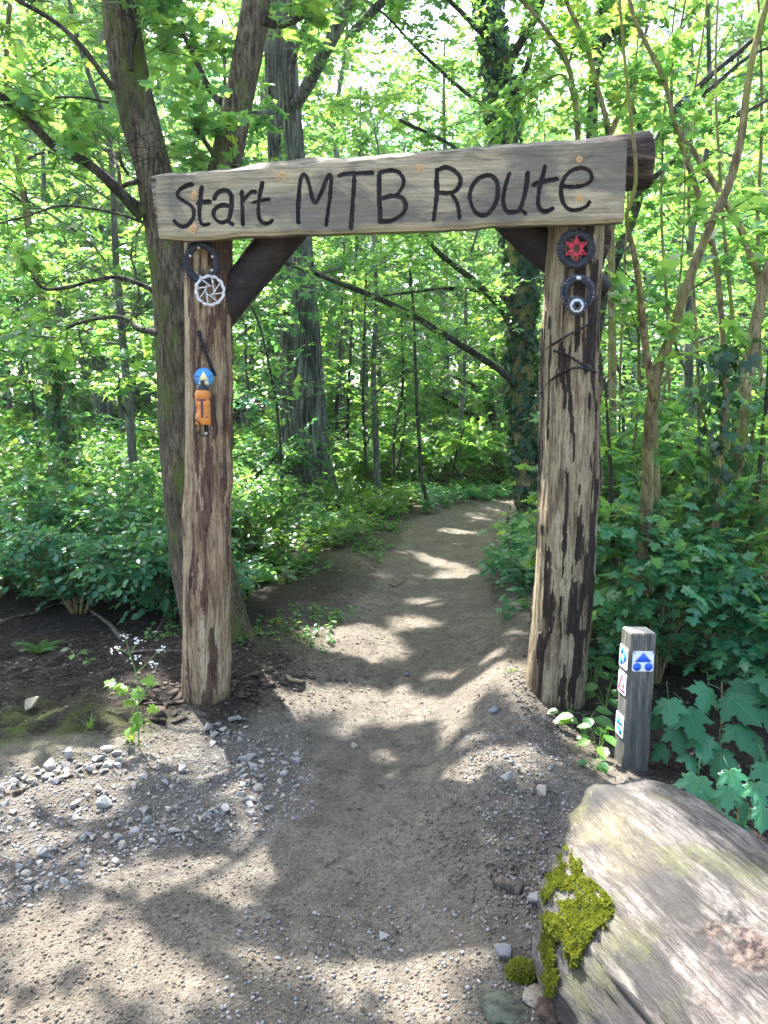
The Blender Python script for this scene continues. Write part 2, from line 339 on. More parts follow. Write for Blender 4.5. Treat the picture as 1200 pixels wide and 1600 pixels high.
# the ground: packed dirt, gravelly dust and black leaf mould chosen by masks that follow the place itself
def ground_mat():
    m = NT('dirt_and_leaf_mould'); co = m.coord('Object')
    d = m.attr('dirt'); g = m.attr('green'); gv = m.attr('grav')
    n1 = m.noise(co, 3.5, 6, 0.65); n2 = m.noise(co, 38, 6, 0.7); n3 = m.noise(co, 95, 5, 0.75); v = m.voro(co, 95); v2 = m.voro(co, 42)
    dirt = m.ramp(m.math('ADD', m.math('MULTIPLY', n1, 0.5), m.math('MULTIPLY', n2, 0.5)), [(0.32, (0.105, 0.09, 0.066)), (0.5, (0.172, 0.15, 0.113)), (0.66, (0.26, 0.232, 0.182))])
    dirt = m.mix(m.ramp(n3, [(0.38, 0.75), (0.48, 0.0)]), dirt, (0.05, 0.042, 0.034))
    dirt = m.mix(m.ramp(n3, [(0.58, 0.0), (0.66, 0.6)]), dirt, (0.26, 0.24, 0.195))
    dirt = m.mix(m.ramp(m.noise(co, 14, 6, 0.7), [(0.40, 0.45), (0.52, 0.0)]), dirt, (0.085, 0.072, 0.058))
    dirt = m.mix(m.ramp(m.noise(co, 1.3, 3), [(0.45, 0.0), (0.65, 0.4)]), dirt, (0.185, 0.148, 0.108))
    grav = m.mix(m.ramp(v2, [(0.1, 0.0), (0.5, 1.0)]), (0.20, 0.20, 0.195), (0.085, 0.077, 0.066))
    dirt = m.mix(m.math('MULTIPLY', gv, 0.7), dirt, grav)
    mould = m.ramp(n2, [(0.35, (0.012, 0.010, 0.009)), (0.55, (0.035, 0.028, 0.022)), (0.72, (0.10, 0.078, 0.058))])
    mould = m.mix(m.ramp(n3, [(0.6, 0.0), (0.7, 0.6)]), mould, (0.16, 0.125, 0.095))
    mf = m.math('ADD', d, m.math('MULTIPLY', m.math('SUBTRACT', n2, 0.5), 0.8), True)
    col = m.mix(m.ramp(mf, [(0.22, 0.0), (0.78, 1.0)]), mould, dirt)
    gm = m.math('MULTIPLY', g, m.ramp(m.noise(co, 9, 5, 0.7), [(0.42, 0.0), (0.6, 0.8)]))
    col = m.mix(gm, col, (0.09, 0.115, 0.025))
    h = m.math('ADD', m.math('ADD', m.math('MULTIPLY', n2, 0.9), m.math('MULTIPLY', n3, 0.45)), m.math('MULTIPLY', m.ramp(v, [(0.0, 1.0), (0.55, 0.0)]), 0.3))
    return m.done(m.bsdf(col, 0.93, m.bump(h, 1.0, 0.022), 0.12))
M['ground'] = ground_mat()
def stone_mat(name, a0, a1):
    m = NT(name); oi = m.n('ObjectInfo'); v = m.math('ADD', m.math('MULTIPLY', oi.outputs['Random'], 0.6), m.math('MULTIPLY', m.attr('var'), 0.4))
    n = m.noise(m.coord('Object'), 45, 5, 0.65)
    col = m.mix(v, a0, a1); col = m.mix(m.ramp(oi.outputs['Random'], [(0.66, 0.0), (0.72, 0.65)]), col, tuple(c * k for c, k in zip(a1, (0.72, 0.60, 0.47)))); col = m.mix(m.ramp(n, [(0.35, 0.5), (0.6, 0.0)]), col, tuple(x * 0.5 for x in a0))
    return m.done(m.bsdf(col, 0.85, m.bump(n, 0.5, 0.005), 0.25))
M['stone'] = stone_mat('grey_rubble', (0.19, 0.183, 0.165), (0.54, 0.52, 0.475))
M['gravel'] = stone_mat('dusty_gravel', (0.17, 0.162, 0.145), (0.50, 0.48, 0.435))
M['stone_b'] = stone_mat('blue_grey_rubble', (0.17, 0.19, 0.21), (0.26, 0.29, 0.32))
M['stone_y'] = stone_mat('yellowish_rubble', (0.25, 0.225, 0.15), (0.34, 0.31, 0.22))
M['clod'] = stone_mat('dirt_crumb', (0.048, 0.041, 0.030), (0.235, 0.208, 0.158))

# ------------------------------------------------------------------ where the sun comes through the leaves
PC = np.array([(-0.30, -6.0), (-0.30, 0.0), (-0.24, 1.8), (-0.18, 2.75), (0.05, 4.0), (0.25, 5.2), (0.50, 7.3), (0.78, 9.1), (1.6, 11.6), (3.1, 13.2), (5.4, 14.2), (9.0, 14.8)])
PW = np.array([0.9, 0.85, 0.75, 0.55, 0.50, 0.46, 0.44, 0.50, 0.64, 0.7, 0.7, 0.7])
PATCH = []                                    # (x, y, z, rx, ry): openings cut in the foliage, by the spot each is to light
def lit(px, py, rx, ry, z=0.0):
    c = G0(px, py, z); a = G0(px, py - ry, z); b = G0(px, py + ry, z)
    PATCH.append((c[0], c[1], z, rx * PXM(c[1], py), abs(a[1] - b[1]) / 2))
for q in [(552, 1003, 78, 18), (600, 1084, 62, 28), (492, 1092, 34, 14), (735, 1120, 50, 22), (790, 1068, 24, 10), (690, 1045, 30, 6), (650, 962, 40, 8), (690, 862, 34, 12), (712, 888, 30, 8),
          (660, 930, 26, 5), (720, 825, 30, 5), (760, 800, 30, 5), (590, 985, 30, 6),
          (770, 1245, 52, 22), (830, 1262, 40, 22), (690, 1275, 30, 8),
          (270, 1168, 62, 28), (210, 1120, 30, 35), (448, 1135, 16, 22), (408, 1092, 22, 14), (290, 1205, 60, 20), (120, 1240, 95, 22), (30, 1280, 45, 30), (340, 1235, 40, 14), (200, 1285, 60, 9),
          (330, 1366, 72, 26), (210, 1375, 70, 12), (60, 1345, 55, 14), (300, 1436, 70, 24), (150, 1442, 75, 16), (45, 1505, 45, 14), (235, 1498, 75, 18), (90, 1580, 55, 12), (275, 1568, 36, 20), (150, 1215, 50, 12), (440, 1205, 20, 14), (660, 1565, 24, 42), (540, 1310, 30, 6), (600, 1545, 18, 14)]:
    lit(*q)
for q in [(960, 1280, 60, 45, 0.42), (1040, 1330, 90, 50, 0.47), (1110, 1440, 110, 60, 0.5), (1000, 1440, 70, 60, 0.46), (1010, 1560, 90, 60, 0.5), (1150, 1540, 80, 70, 0.52), (905, 1420, 45, 60, 0.3)]:
    lit(*q)
for xx in np.linspace(-1.2, 1.25, 16): PATCH.append((xx, 3.84, 2.90, 0.07, 0.04))      # along the top of the gate
for zz in (0.25, 0.55, 0.85, 1.15, 1.45, 1.75, 2.05, 2.35):
    PATCH.append((-1.06, 4.0, zz, 0.13, 0.13)); PATCH.append((0.74, 3.95, zz, 0.13, 0.13))
for zz in (0.25, 0.4, 0.55, 0.7): PATCH.append((0.96, 3.14, zz, 0.09, 0.09))
PATCH.append((-1.22, 3.75, 0.3, 0.14, 0.14)); PATCH.append((-1.22, 3.75, 0.5, 0.12, 0.12))
PATCH = np.array(PATCH)

def blocked_gap(W, low=0.75):
    """True for leaves to leave out so the sun gets through, first of all to the PATCH spots"""
    drop = np.zeros(len(W), bool)
    t = W[:, 2] / SV[2]; gx = W[:, 0] - SV[0] * t; gy = W[:, 1] - SV[1] * t
    near = np.where((W[:, 2] > low) & (np.abs(gx) < 2.6) & (gy > 0.2) & (gy < 13))[0]
    if len(near):
        w_ = W[near]; dn = np.zeros(len(near), bool); rr = 1.15 + 0.16 * vn(w_[:, 0] * 2.5, w_[:, 1] * 2.5, w_[:, 2] * 2.5)
        nx_, ny_ = gx[near], gy[near]
        for (x, y, z, rx, ry) in PATCH:
            k = z / SV[2]; qx = nx_ + SV[0] * k - x; qy = ny_ + SV[1] * k - y
            dn |= (w_[:, 2] > z + 0.35) & ((qx / (rx + 0.06)) ** 2 + (qy / (ry + 0.05)) ** 2 < rr)
        drop[near] = dn
    fore = ((np.abs(gx) < 3.4) & (gy > 0.3) & (gy < 6.2)) | ((gy >= 6.2) & (gy < 13) & (np.abs(gx - np.interp(gy, PC[:, 1], PC[:, 0])) < 1.3))
    hi = np.where((W[:, 2] > 4.2) & ~fore)[0]
    if len(hi): drop[hi] |= fbm(gx[hi] * 0.75 + 4, gy[hi] * 0.75, 0.3, 2) > -0.25
    return drop

# ------------------------------------------------------------------ leaves
def _fan(outline, ctr):
    pts = [ctr] + outline; n = len(outline)
    return np.array(pts, float), [[0, 1 + i, 1 + (i + 1) % n] for i in range(n)]
def _shape(kind):
    if kind == 'kite':
        return np.array([[0, 0, 0], [0.36, 0.42, 0.05], [0, 1, -0.12], [-0.36, 0.42, 0.05]], float), [[0, 1, 2], [0, 2, 3]]
    if kind == 'oval':
        return np.array([[0, 0, 0], [0.3, 0.25, 0.05], [0.32, 0.6, 0.02], [0, 1, -0.14], [-0.32, 0.6, 0.02], [-0.3, 0.25, 0.05]], float), [[0, 1, 2], [0, 2, 3], [0, 3, 4], [0, 4, 5]]
    if kind == 'lobe':
        return np.array([[0, 0, 0], [0.52, 0.22, -0.06], [0.2, 0.42, 0.03], [0, 1, -0.16], [-0.2, 0.42, 0.03], [-0.52, 0.22, -0.06]], float), [[0, 1, 2], [0, 2, 3], [0, 3, 4], [0, 4, 5]]
    half = [(0.2, -0.1), (0.44, -0.02), (0.33, 0.18), (0.62, 0.42), (0.25, 0.48), (0.2, 0.76)]
    out = [(0, 0)] + half + [(0, 1.0)] + [(-x, y) for x, y in half[::-1]]
    o3 = [(x, y, -0.14 * abs(x) - 0.13 * y * y + 0.03) for x, y in out]
    v, t = _fan(o3, (0, 0.3, 0.03)); return v, t
SH = {k: _shape(k) for k in ('kite', 'oval', 'lobe', 'maple')}

def nrm(a): return a / (np.linalg.norm(a, axis=-1, keepdims=True) + 1e-12)
def leaves_vf(L, shape):
    Pp, D, N, S, VA = L
    tv, tt = SH[shape]; tt = np.array(tt)
    D = nrm(D); X = nrm(np.cross(D, N)); N2 = np.cross(X, D)
    V = Pp[:, None] + S[:, None, None] * (tv[None, :, 0, None] * X[:, None] + tv[None, :, 1, None] * D[:, None] + tv[None, :, 2, None] * N2[:, None])
    k = len(tv); T = (tt[None] + (np.arange(len(Pp)) * k)[:, None, None]).reshape(-1, 3)
    return V.reshape(-1, 3), T, np.repeat(VA, k)
def leaves_mesh(name, L, shape, mat):
    V, T, a = leaves_vf(L, shape); return mesh_np(name, V, None, T, {'var': a}, mat, smooth=False)
def sub(L, m): return tuple(a[m] for a in L)
def cat(Ls): return tuple(np.concatenate([l[i] for l in Ls]) for i in range(5))

def twig_leaves(o, d, ln, m, size, tilt=0.35, r=rng, up=None):
    """m leaves along each of the twigs (origin o, direction d, length ln), alternating sides, lying roughly flat"""
    T = len(o); d = nrm(d)
    k = np.arange(m)[None].repeat(T, 0); t = (k + 0.6 + r.random((T, m)) * 0.5) / m
    side = np.where(k % 2 == 0, 1.0, -1.0)
    upv = np.array([0, 0, 1.0]) if up is None else up
    perp = nrm(np.cross(d, upv + r.normal(0, 0.2, (T, 3))))
    Pp = o[:, None] + d[:, None] * (t * ln[:, None])[..., None]
    Pp[..., 2] -= (t ** 2 * ln[:, None]) * 0.18
    D = d[:, None] * (0.45 + 0.5 * t[..., None]) + perp[:, None] * side[..., None] * (1.0 - 0.6 * t[..., None]) + r.normal(0, 0.22, (T, m, 3)); D[..., 2] -= 0.22
    N = upv + r.normal(0, tilt, (T, m, 3))
    S = size * (0.65 + 0.6 * r.random((T, m)))
    tv = r.random((T, 1)) * 0.5 + r.random((T, m)) * 0.5
    return (Pp.reshape(-1, 3), D.reshape(-1, 3), N.reshape(-1, 3), S.ravel(), tv.ravel())

def twig_wood(mb, o, d, ln, r0=0.004):
    d = nrm(d); x = nrm(np.cross(d, np.array([0.3, 0.2, 1.0]))); y = np.cross(d, x)
    e = o + d * ln[:, None]; e[:, 2] -= ln * 0.18; mid = o + d * ln[:, None] * 0.5; mid[:, 2] -= ln * 0.045
    V = []
    for c, rr in ((o, r0), (mid, r0 * 0.75), (e, r0 * 0.3)):
        for a in (0, 2.094, 4.189): V.append(c + rr * (math.cos(a) * x + math.sin(a) * y))
    V = np.stack(V, 1); T = len(o); base = (np.arange(T) * 9)[:, None, None]
    q = np.array([[a + i, a + (i + 1) % 3, a + 3 + (i + 1) % 3, a + 3 + i] for a in (0, 3) for i in range(3)])
    mb.add(V.reshape(-1, 3), (q[None] + base).reshape(-1, 4))

def along(poly, t):
    p = catmull(poly, 60); i = np.clip((np.asarray(t) * 59).astype(int), 0, 58)
    return p[i], nrm(p[i + 1] - p[i])

def spray_on(poly, nt_, t0, tl, r=rng, spread=1.0, upb=0.15):
    t = t0 + (1 - t0) * r.random(nt_); o, dr = along(poly, t)
    d = dr * 0.7 + r.normal(0, 0.75 * spread, (nt_, 3)) * np.array([1, 1, 0.45]); d[:, 2] += upb
    return o, nrm(d), tl * (0.6 + 0.8 * r.random(nt_))

# ------------------------------------------------------------------ terrain
pcl = catmull(np.c_[PC, PW], 64)
RIDGE = catmull(np.array([(1.25, 6.6, 0.03), (1.0, 5.3, 0.08), (0.82, 4.5, 0.17), (0.69, 3.95, 0.19), (0.57, 3.45, 0.13), (0.52, 3.0, 0.06)]), 60)
def path_dist(x, y):
    sh = x.shape; x = x.ravel(); y = y.ravel()
    A = pcl[:-1]; B = pcl[1:]; vx, vy = (B - A)[:, 0], (B - A)[:, 1]; L2 = vx * vx + vy * vy
    best = np.empty(len(x)); wd = np.empty(len(x))
    for i in range(0, len(x), 4000):
        xx, yy = x[i:i + 4000, None], y[i:i + 4000, None]
        t = np.clip(((xx - A[:, 0]) * vx + (yy - A[:, 1]) * vy) / L2, 0, 1)
        d = (xx - A[:, 0] - t * vx) ** 2 + (yy - A[:, 1] - t * vy) ** 2
        k = d.argmin(1); r_ = np.arange(len(k)); best[i:i + 4000] = np.sqrt(d[r_, k]); wd[i:i + 4000] = A[k, 2] + t[r_, k] * (B[k, 2] - A[k, 2])
    return best.reshape(sh), wd.reshape(sh)
def H(x, y):
    x = np.asarray(x, float); y = np.asarray(y, float)
    d, wd = path_dist(x, y)
    near = np.exp(-((x / 9) ** 2 + (y / 14) ** 2))
    h = 0.02 * fbm(x * 1.3, y * 1.3, 1.0, 3) + 0.012 * fbm(x * 6, y * 6, 2.0, 3) * near
    off = sstep(0.9, 2.4, d / wd)
    h = h - 0.05 * (1 - sstep(0.2, 1.2, d / wd)) + off * 0.05 + sstep(2.0, 9.0, d) * 0.12
    rid = np.zeros_like(x)
    for a in RIDGE: rid = np.maximum(rid, a[2] * np.exp(-((x - a[0]) ** 2 + (y - a[1]) ** 2) / (2 * 0.21 ** 2)))
    h = h + rid
    for (mx, my, mh, s) in [(0.52, 3.02, 0.05, 0.2), (0.72, 2.95, 0.05, 0.18), (0.36, 2.62, 0.03, 0.22), (-1.7, 4.2, 0.05, 0.6), (0.45, 2.2, 0.03, 0.18), (-1.15, 4.6, 0.06, 0.35)]:
        h = h + mh * np.exp(-((x - mx) ** 2 + (y - my) ** 2) / (2 * s * s))
    # scalloped crumbs on churned dirt beside the track
    ch = np.exp(-((x - 0.5) ** 2 / 0.12 + (y - 2.7) ** 2 / 0.8)) + np.exp(-((x + 1.2) ** 2 / 0.9 + (y - 3.0) ** 2 / 0.9)) * 0.6 + sstep(-0.9, -1.3, x) * np.exp(-((y - 4.4) / 1.2) ** 2)
    h = h + 0.022 * fbm(x * 11, y * 11, 4.0, 3) * ch
    # tyre ruts
    h = h - 0.014 * (np.exp(-((d - 0.09) / 0.035) ** 2) + 0.8 * np.exp(-((d - 0.26 - 0.06 * vn(x, y * 0.6, 3.0)) / 0.03) ** 2)) * sstep(0, 1, fbm(x * 2, y * 2, 8.0, 2) + 0.6)
    return h
def Hs(x, y): return float(H(np.array([x]), np.array([y]))[0])
def G(px, py):
    z = 0.0
    for _ in range(4):
        p = G0(px, py, z); z = Hs(p[0], p[1])
    return p
def axis(fine0, fine1, step, lo, hi, g=1.12):
    a = list(np.arange(fine0, fine1, step)); s = step
    while a[-1] < hi: s *= g; a.append(a[-1] + s)
    s = step; b = [fine0]
    while b[-1] > lo: s *= g; b.append(b[-1] - s)
    return np.array(b[:0:-1] + a)
gx = axis(-2.4, 1.6, 0.019, -240, 240); gy = axis(1.5, 5.6, 0.020, -60, 380, 1.09)
XX, YY = np.meshgrid(gx, gy); ZZ = H(XX, YY)
dd, ww = path_dist(XX, YY)
ns = fbm(XX * 2.2, YY * 2.2, 5.0, 4)
pm = 1 - sstep(0.85, 1.9, dd / ww + 0.25 * ns)
yard = (1 - sstep(3.5, 3.95, YY + 0.25 * ns + 0.75 * np.clip(-XX - 1.0, 0, 3))) * sstep(-30, -20, -np.abs(XX))   # the open gravelly yard in front of the gate
rightz = sstep(0.95, 1.25, XX + 0.1 * ns) * sstep(2.1, 2.5, YY) * (1 - sstep(4.6, 6.0, YY))
bermz = np.zeros_like(XX)
for a in RIDGE: bermz = np.maximum(bermz, np.exp(-((XX - a[0]) ** 2 + (YY - a[1]) ** 2) / (2 * 0.22 ** 2)))
bank = 0.52 * (1 - sstep(1.2, 3.6, dd / ww + 0.5 * ns)) * sstep(4.2, 5.0, YY) * (XX < PC[4, 0] + 3)
dirt = np.clip(np.maximum(np.maximum(np.maximum(pm, bank), yard), bermz * 0.9), 0, 1) * (1 - rightz)
grav = np.exp(-(((XX + 0.75) / 0.45) ** 2 + ((YY - 3.25) / 0.5) ** 2)) + np.exp(-(((XX + 1.2) / 0.55) ** 2 + ((YY - 2.75) / 0.35) ** 2)) + 0.8 * np.exp(-(((XX - 0.42) / 0.1) ** 2 + ((YY - 2.05) / 0.3) ** 2))
grav = np.clip(grav * (0.75 + 0.5 * fbm(XX * 3, YY * 3, 9.0, 3)), 0, 1)
green = np.exp(-(((XX + 1.75) / 0.5) ** 2 + ((YY - 3.55) / 0.35) ** 2)) + 0.9 * (1 - pm) * np.exp(-(((XX + 0.3) / 0.5) ** 2 + ((YY - 5.0) / 0.6) ** 2)) + 0.5 * (1 - pm) * sstep(5.5, 8, YY)
Vg = np.stack([XX, YY, ZZ], -1).reshape(-1, 3)
ny, nx = XX.shape
ii = np.arange(ny - 1)[:, None] * nx; jj = np.arange(nx - 1)[None]
Qg = np.stack([ii + jj, ii + jj + 1, ii + nx + jj + 1, ii + nx + jj], -1).reshape(-1, 4)
pf = (np.maximum(pm, yard * (np.abs(XX - 0.0) < 3) * (dd / ww < 1.25)) > 0.5).ravel()[Qg].sum(1) >= 2
def sub_mesh(name, faces):
    u, inv = np.unique(faces, return_inverse=True)
    return mesh_np(name, Vg[u], inv.reshape(-1, 4), None, {'dirt': dirt.ravel()[u], 'grav': grav.ravel()[u], 'green': np.clip(green, 0, 1).ravel()[u]}, M['ground'])
tag(link('ground', sub_mesh('ground', Qg[~pf])), 'dark woodland soil and gravelly earth beside the track', None, None, 'structure')
tag(link('path', sub_mesh('path', Qg[pf])), 'winding packed dirt trail running through the gate into the wood', None, None, 'structure')

def part(name, mb, mat, parent, origin, smooth=True, rot=None):
    """mesh given in world coordinates, stored about its own origin under the parent"""
    o = mb.build(name, mat, None, smooth, off=origin)
    if parent is not None:
        o.parent = parent; o.location = Vector(origin) - parent.matrix_basis.translation
    else: o.location = tuple(origin)
    return o

# ------------------------------------------------------------------ the timber gate
gate = thing('timber_gate', 'rustic timber gate with carved name board on two peeled log posts over the trail', 'gate', (-0.05, 3.9, 0.0))
LPY, RPY = 3.97, 3.83
def post_line(pts, yc):
    c = []; r = []
    for (x, y, w_) in pts:
        p = P(x, y, yc); c.append(p); r.append(w_ * PXM(yc, y) / 2)
    return np.array(c), np.array(r)
lc, lr = post_line([(320, 1175, 74), (321, 1110, 73), (324, 1000, 70), (325, 900, 70), (325, 800, 69), (326, 700, 68), (326, 600, 69), (325, 500, 69), (325, 400, 70), (325, 290, 68)], LPY)
rc, rr_ = post_line([(862, 1165, 92), (866, 1090, 90), (874, 1000, 91), (882, 900, 92), (887, 800, 92), (890, 700, 94), (891, 600, 91), (892, 500, 88), (896, 420, 86), (900, 350, 88), (902, 280, 88)], RPY)
for nm, c, r, mt, sd in (('post', lc, lr, 'post_l', 1.3), ('post', rc, rr_, 'post_r', 8.8)):
    NSd, NRg = 140, 400
    V, Q, T = tube(c, r, NSd, NRg, True, 0.05, 3.2, 0.16, sd, 0.03, 13)
    tt_, zz_ = np.meshgrid(np.linspace(0, 2 * np.pi, NSd, endpoint=False), np.arange(NRg), indexing='xy')
    zz_ = V[:NSd * NRg, 2].reshape(NRg, NSd); fr_ = np.angle(np.exp(1j * (tt_ + math.pi / 2)))      # 0 at the front of the post
    fld = 0.75 * fbm(np.cos(tt_) * 2.6 + sd, np.sin(tt_) * 2.6, zz_ * 2.6, 3) + 0.7 * fbm(np.cos(tt_) * 7, np.sin(tt_) * 7 + sd, zz_ * 5.0, 3)
    if mt == 'post_r':
        pz = np.interp(zz_, [0, 0.35, 0.8, 1.3, 1.75, 2.0, 2.2, 2.35, 2.6], [0.25, 0.45, 0.6, 0.75, 0.9, 1.15, 1.1, 0.0, 0.1])
        fld = fld + 1.0 * pz * np.exp(-((fr_ - 0.28 - 0.12 * np.sin(zz_ * 3)) / (0.34 + 0.22 * pz)) ** 2) - 0.42
    else:
        fld = fld - 0.28 + 0.5 * sstep(1.3, 2.4, zz_) * sstep(-0.2, 0.9, fr_) - 0.5 * np.exp(-((fr_ + 1.25) / 0.35) ** 2) - 0.3 * np.exp(-((fr_ - 0.75) / 0.25) ** 2) * (zz_ < 1.3)
    peel = sstep(-0.07, 0.07, fld); pv = np.append(peel.ravel(), [0.5, 0.5])
    cx_ = np.repeat(V[:NSd * NRg].reshape(NRg, NSd, 3).mean(1), NSd, 0)
    V[:NSd * NRg] += nrm((V[:NSd * NRg] - cx_) * np.array([1, 1, 0])) * ((peel * 0.0065) + 0.004 * peel * fbm(np.cos(tt_) * 14, np.sin(tt_) * 14, zz_ * 7, 2)).ravel()[:, None]
    # knots
    for kz, ka, kh in ((0.7, -1.9, 0.018), (1.25, -0.25, 0.02), (1.05, -2.5, 0.015), (1.75, -0.1, 0.014)):
        i = np.argmin(np.abs(c[:, 2] - kz)); ctr = c[i] + r[i] * np.array([math.cos(ka), math.sin(ka), 0]); ctr[2] = kz
        d = np.linalg.norm((V - ctr) * np.array([1, 1, 0.55]), axis=1)
        ax = V - np.array([c[i][0], c[i][1], 0]); ax[:, 2] = 0
        V = V + nrm(ax) * (kh * np.exp(-(d / 0.05) ** 2))[:, None]
    po = link('post', mesh_np('post', V - np.array([c[1][0], c[1][1], 0.0]), Q, T, {'peel': pv}, M[mt]), gate); po.location = Vector((c[1][0], c[1][1], 0.0)) - Vector(gate.location)
    po['label'] = 'slimmer reddish brown peeled post' if mt == 'post_l' else 'thicker cream post with charred dark streak'

# slivers of torn inner bark standing off the left post
for k in range(26):
    i = rng.integers(1, 8); f = rng.random(); ctr = lc[i] * (1 - f) + lc[i + 1] * f; rad = lr[i]
    a = rng.choice([math.pi + 0.15, -2.6, -0.35, 0.05]) + rng.normal(0, 0.15)
    p0 = ctr + rad * 0.98 * np.array([math.cos(a), math.sin(a), 0]); p1 = p0 + np.array([math.cos(a) * 0.012, math.sin(a) * 0.012, rng.choice([-1, 1]) * rng.uniform(0.03, 0.1)])
    part('bark_sliver', MB().add(*tube([p0, (p0 + p1) / 2 + 0.002, p1], [0.004, 0.003, 0.001], 4, 5)), M['wane'], gate, p0)

# board: local x along the board, y to the back, z up
BL, BR = P(247, 372, 3.76), P(975, 346, 3.60)
bdir = np.array([BR[0] - BL[0], BR[1] - BL[1], 0]); BW = np.linalg.norm(bdir); bdir /= BW
bnor = np.array([-bdir[1], bdir[0], 0])
def bl(px, py):
    r = ray(px, py); o = np.array([0, 0, CAM_Z]); t = (BL - o).dot(bnor) / r.dot(bnor); q = o + r * t - BL
    return q.dot(bdir), q[2]
def blist(pts): return np.array([bl(*p) for p in pts])
bot = blist([(247, 372), (290, 374.5), (335, 373), (380, 368), (450, 366), (520, 364.5), (600, 362), (700, 357), (780, 353), (860, 350.5), (975, 346)])
top = blist([(247, 278), (320, 271), (430, 261.5), (550, 252), (650, 243), (760, 234.5), (860, 226.5), (975, 221)])
wan = blist([(237, 267), (265, 262), (300, 258), (360, 254), (392, 247), (430, 243), (480, 238), (560, 235), (600, 232), (650, 228), (720, 222), (790, 217), (850, 212), (975, 209)])
def z6(x0, y0, s, pts): return [(x0 + a / s, y0 + b / s) for a, b in pts]
s1 = lambda *p: z6(240, 240, 6.0, p); s2 = lambda *p: z6(430, 240, 5.4545, p); s3 = lambda *p: z6(650, 230, 3.871, p)
LET = [
 ('S', [s1((358, 290), (310, 300), (250, 330), (222, 370), (235, 415), (290, 450), (350, 490), (378, 540), (370, 600), (330, 660), (280, 685), (230, 670), (190, 630))]),
 ('t', [s1((450, 320), (442, 400), (432, 500), (432, 590), (445, 650), (470, 672), (515, 660)), s1((415, 465), (470, 452), (525, 450))]),
 ('a', [s1((570, 420), (590, 375), (640, 350), (690, 350), (725, 385), (735, 440), (730, 520), (715, 590), (690, 630), (640, 648), (590, 625), (562, 575), (575, 520), (620, 490), (680, 485), (728, 505)), s1((715, 590), (708, 640), (742, 662))]),
 ('r', [s1((828, 360), (832, 450), (835, 560), (840, 665)), s1((845, 445), (880, 395), (920, 362), (955, 362))]),
 ('t', [s1((1018, 280), (1000, 370), (985, 470), (985, 560), (1000, 625), (1040, 655), (1085, 650), (1112, 630)), s1((935, 460), (1000, 445), (1085, 432))]),
 ('M', [s2((200, 590), (195, 500), (200, 400), (210, 280), (225, 200), (245, 182), (268, 205), (290, 270), (310, 350), (325, 400), (345, 420), (370, 380), (405, 310), (435, 230), (460, 185), (478, 205), (475, 300), (465, 400), (450, 500), (435, 610))]),
 ('T', [s2((545, 190), (600, 175), (700, 170), (830, 168)), s2((675, 195), (672, 280), (662, 400), (655, 500), (648, 600), (648, 635))]),
 ('B', [s2((890, 165), (885, 260), (885, 380), (890, 480), (892, 580)), s2((890, 165), (950, 150), (1010, 148), (1060, 170), (1092, 220), (1090, 270), (1060, 325), (1030, 360), (980, 365), (920, 380)), s2((1030, 365), (1080, 378), (1108, 420), (1110, 470), (1080, 520), (1020, 560), (960, 578), (892, 575))]),
 ('R', [s3((125, 140), (125, 220), (125, 300), (115, 380), (108, 440)), s3((125, 145), (170, 125), (220, 135), (260, 170), (270, 210), (250, 255), (210, 278), (140, 278)), s3((215, 285), (245, 330), (258, 380), (263, 428))]),
 ('o', [s3((430, 170), (380, 190), (345, 230), (325, 290), (335, 350), (365, 400), (410, 415), (450, 390), (485, 330), (495, 260), (485, 200), (450, 172), (430, 170))]),
 ('u', [s3((565, 160), (545, 220), (530, 290), (530, 350), (550, 390), (590, 395), (625, 380), (645, 330), (665, 250), (675, 160)), s3((635, 378), (662, 402))]),
 ('t', [s3((778, 120), (762, 190), (745, 260), (738, 340), (755, 380), (790, 388), (825, 372)), s3((712, 230), (770, 210), (850, 195))]),
 ('e', [s3((890, 238), (960, 242), (1020, 230), (1060, 200), (1055, 155), (1020, 130), (960, 135), (910, 170), (880, 230), (880, 300), (900, 355), (940, 382), (990, 378), (1030, 360), (1048, 335))]),
]
NU, NV = 660, 100
u = np.linspace(0, BW, NU)
zb = np.interp(u, bot[:, 0], bot[:, 1]) + 0.004 * fbm(u * 9, 0, 3.0, 3); zt = np.interp(u, top[:, 0], top[:, 1]) + 0.002 * fbm(u * 14, 0, 5.0, 3)
v = np.linspace(0, 1, NV)
BX = np.repeat(u[None], NV, 0); BZ = zb[None] + (zt - zb)[None] * v[:, None]
BY = 0.0018 * fbm(BX * 5, BZ * 40, 1.0, 3) + 0.004 * vn(BX * 2.0, BZ * 4, 2.0)
BY = BY + 0.012 * (1 - sstep(0, 0.018, BZ - zb[None]))
GR = 0.0088
best = np.full(BX.shape, 1e9); own = np.full(BX.shape, -1)
for k, (ch, strokes) in enumerate(LET):
    for s in strokes:
        q = catmull(blist(s), max(14, len(s) * 3))
        for a, b in zip(q[:-1], q[1:]):
            m_ = (BX > min(a[0], b[0]) - 0.03) & (BX < max(a[0], b[0]) + 0.03)
            cols = np.where(m_[0])[0]
            if not len(cols): continue
            sl = slice(cols[0], cols[-1] + 1); x = BX[:, sl]; z = BZ[:, sl]
            dx, dz = b - a; t = np.clip(((x - a[0]) * dx + (z - a[1]) * dz) / (dx * dx + dz * dz + 1e-12), 0, 1)
            d = np.hypot(x - a[0] - t * dx, z - a[1] - t * dz)
            bb = best[:, sl]; oo = own[:, sl]; c_ = d < bb; bb[c_] = d[c_]; oo[c_] = k
wob = GR * (1 + 0.22 * fbm(BX * 14, BZ * 14, 4.0, 3))
gd = np.clip(1 - (best / wob) ** 2, 0, 1) ** 0.5
BY = BY + 0.011 * gd * (1 + 0.35 * fbm(BX * 22, BZ * 22, 8.0, 2))
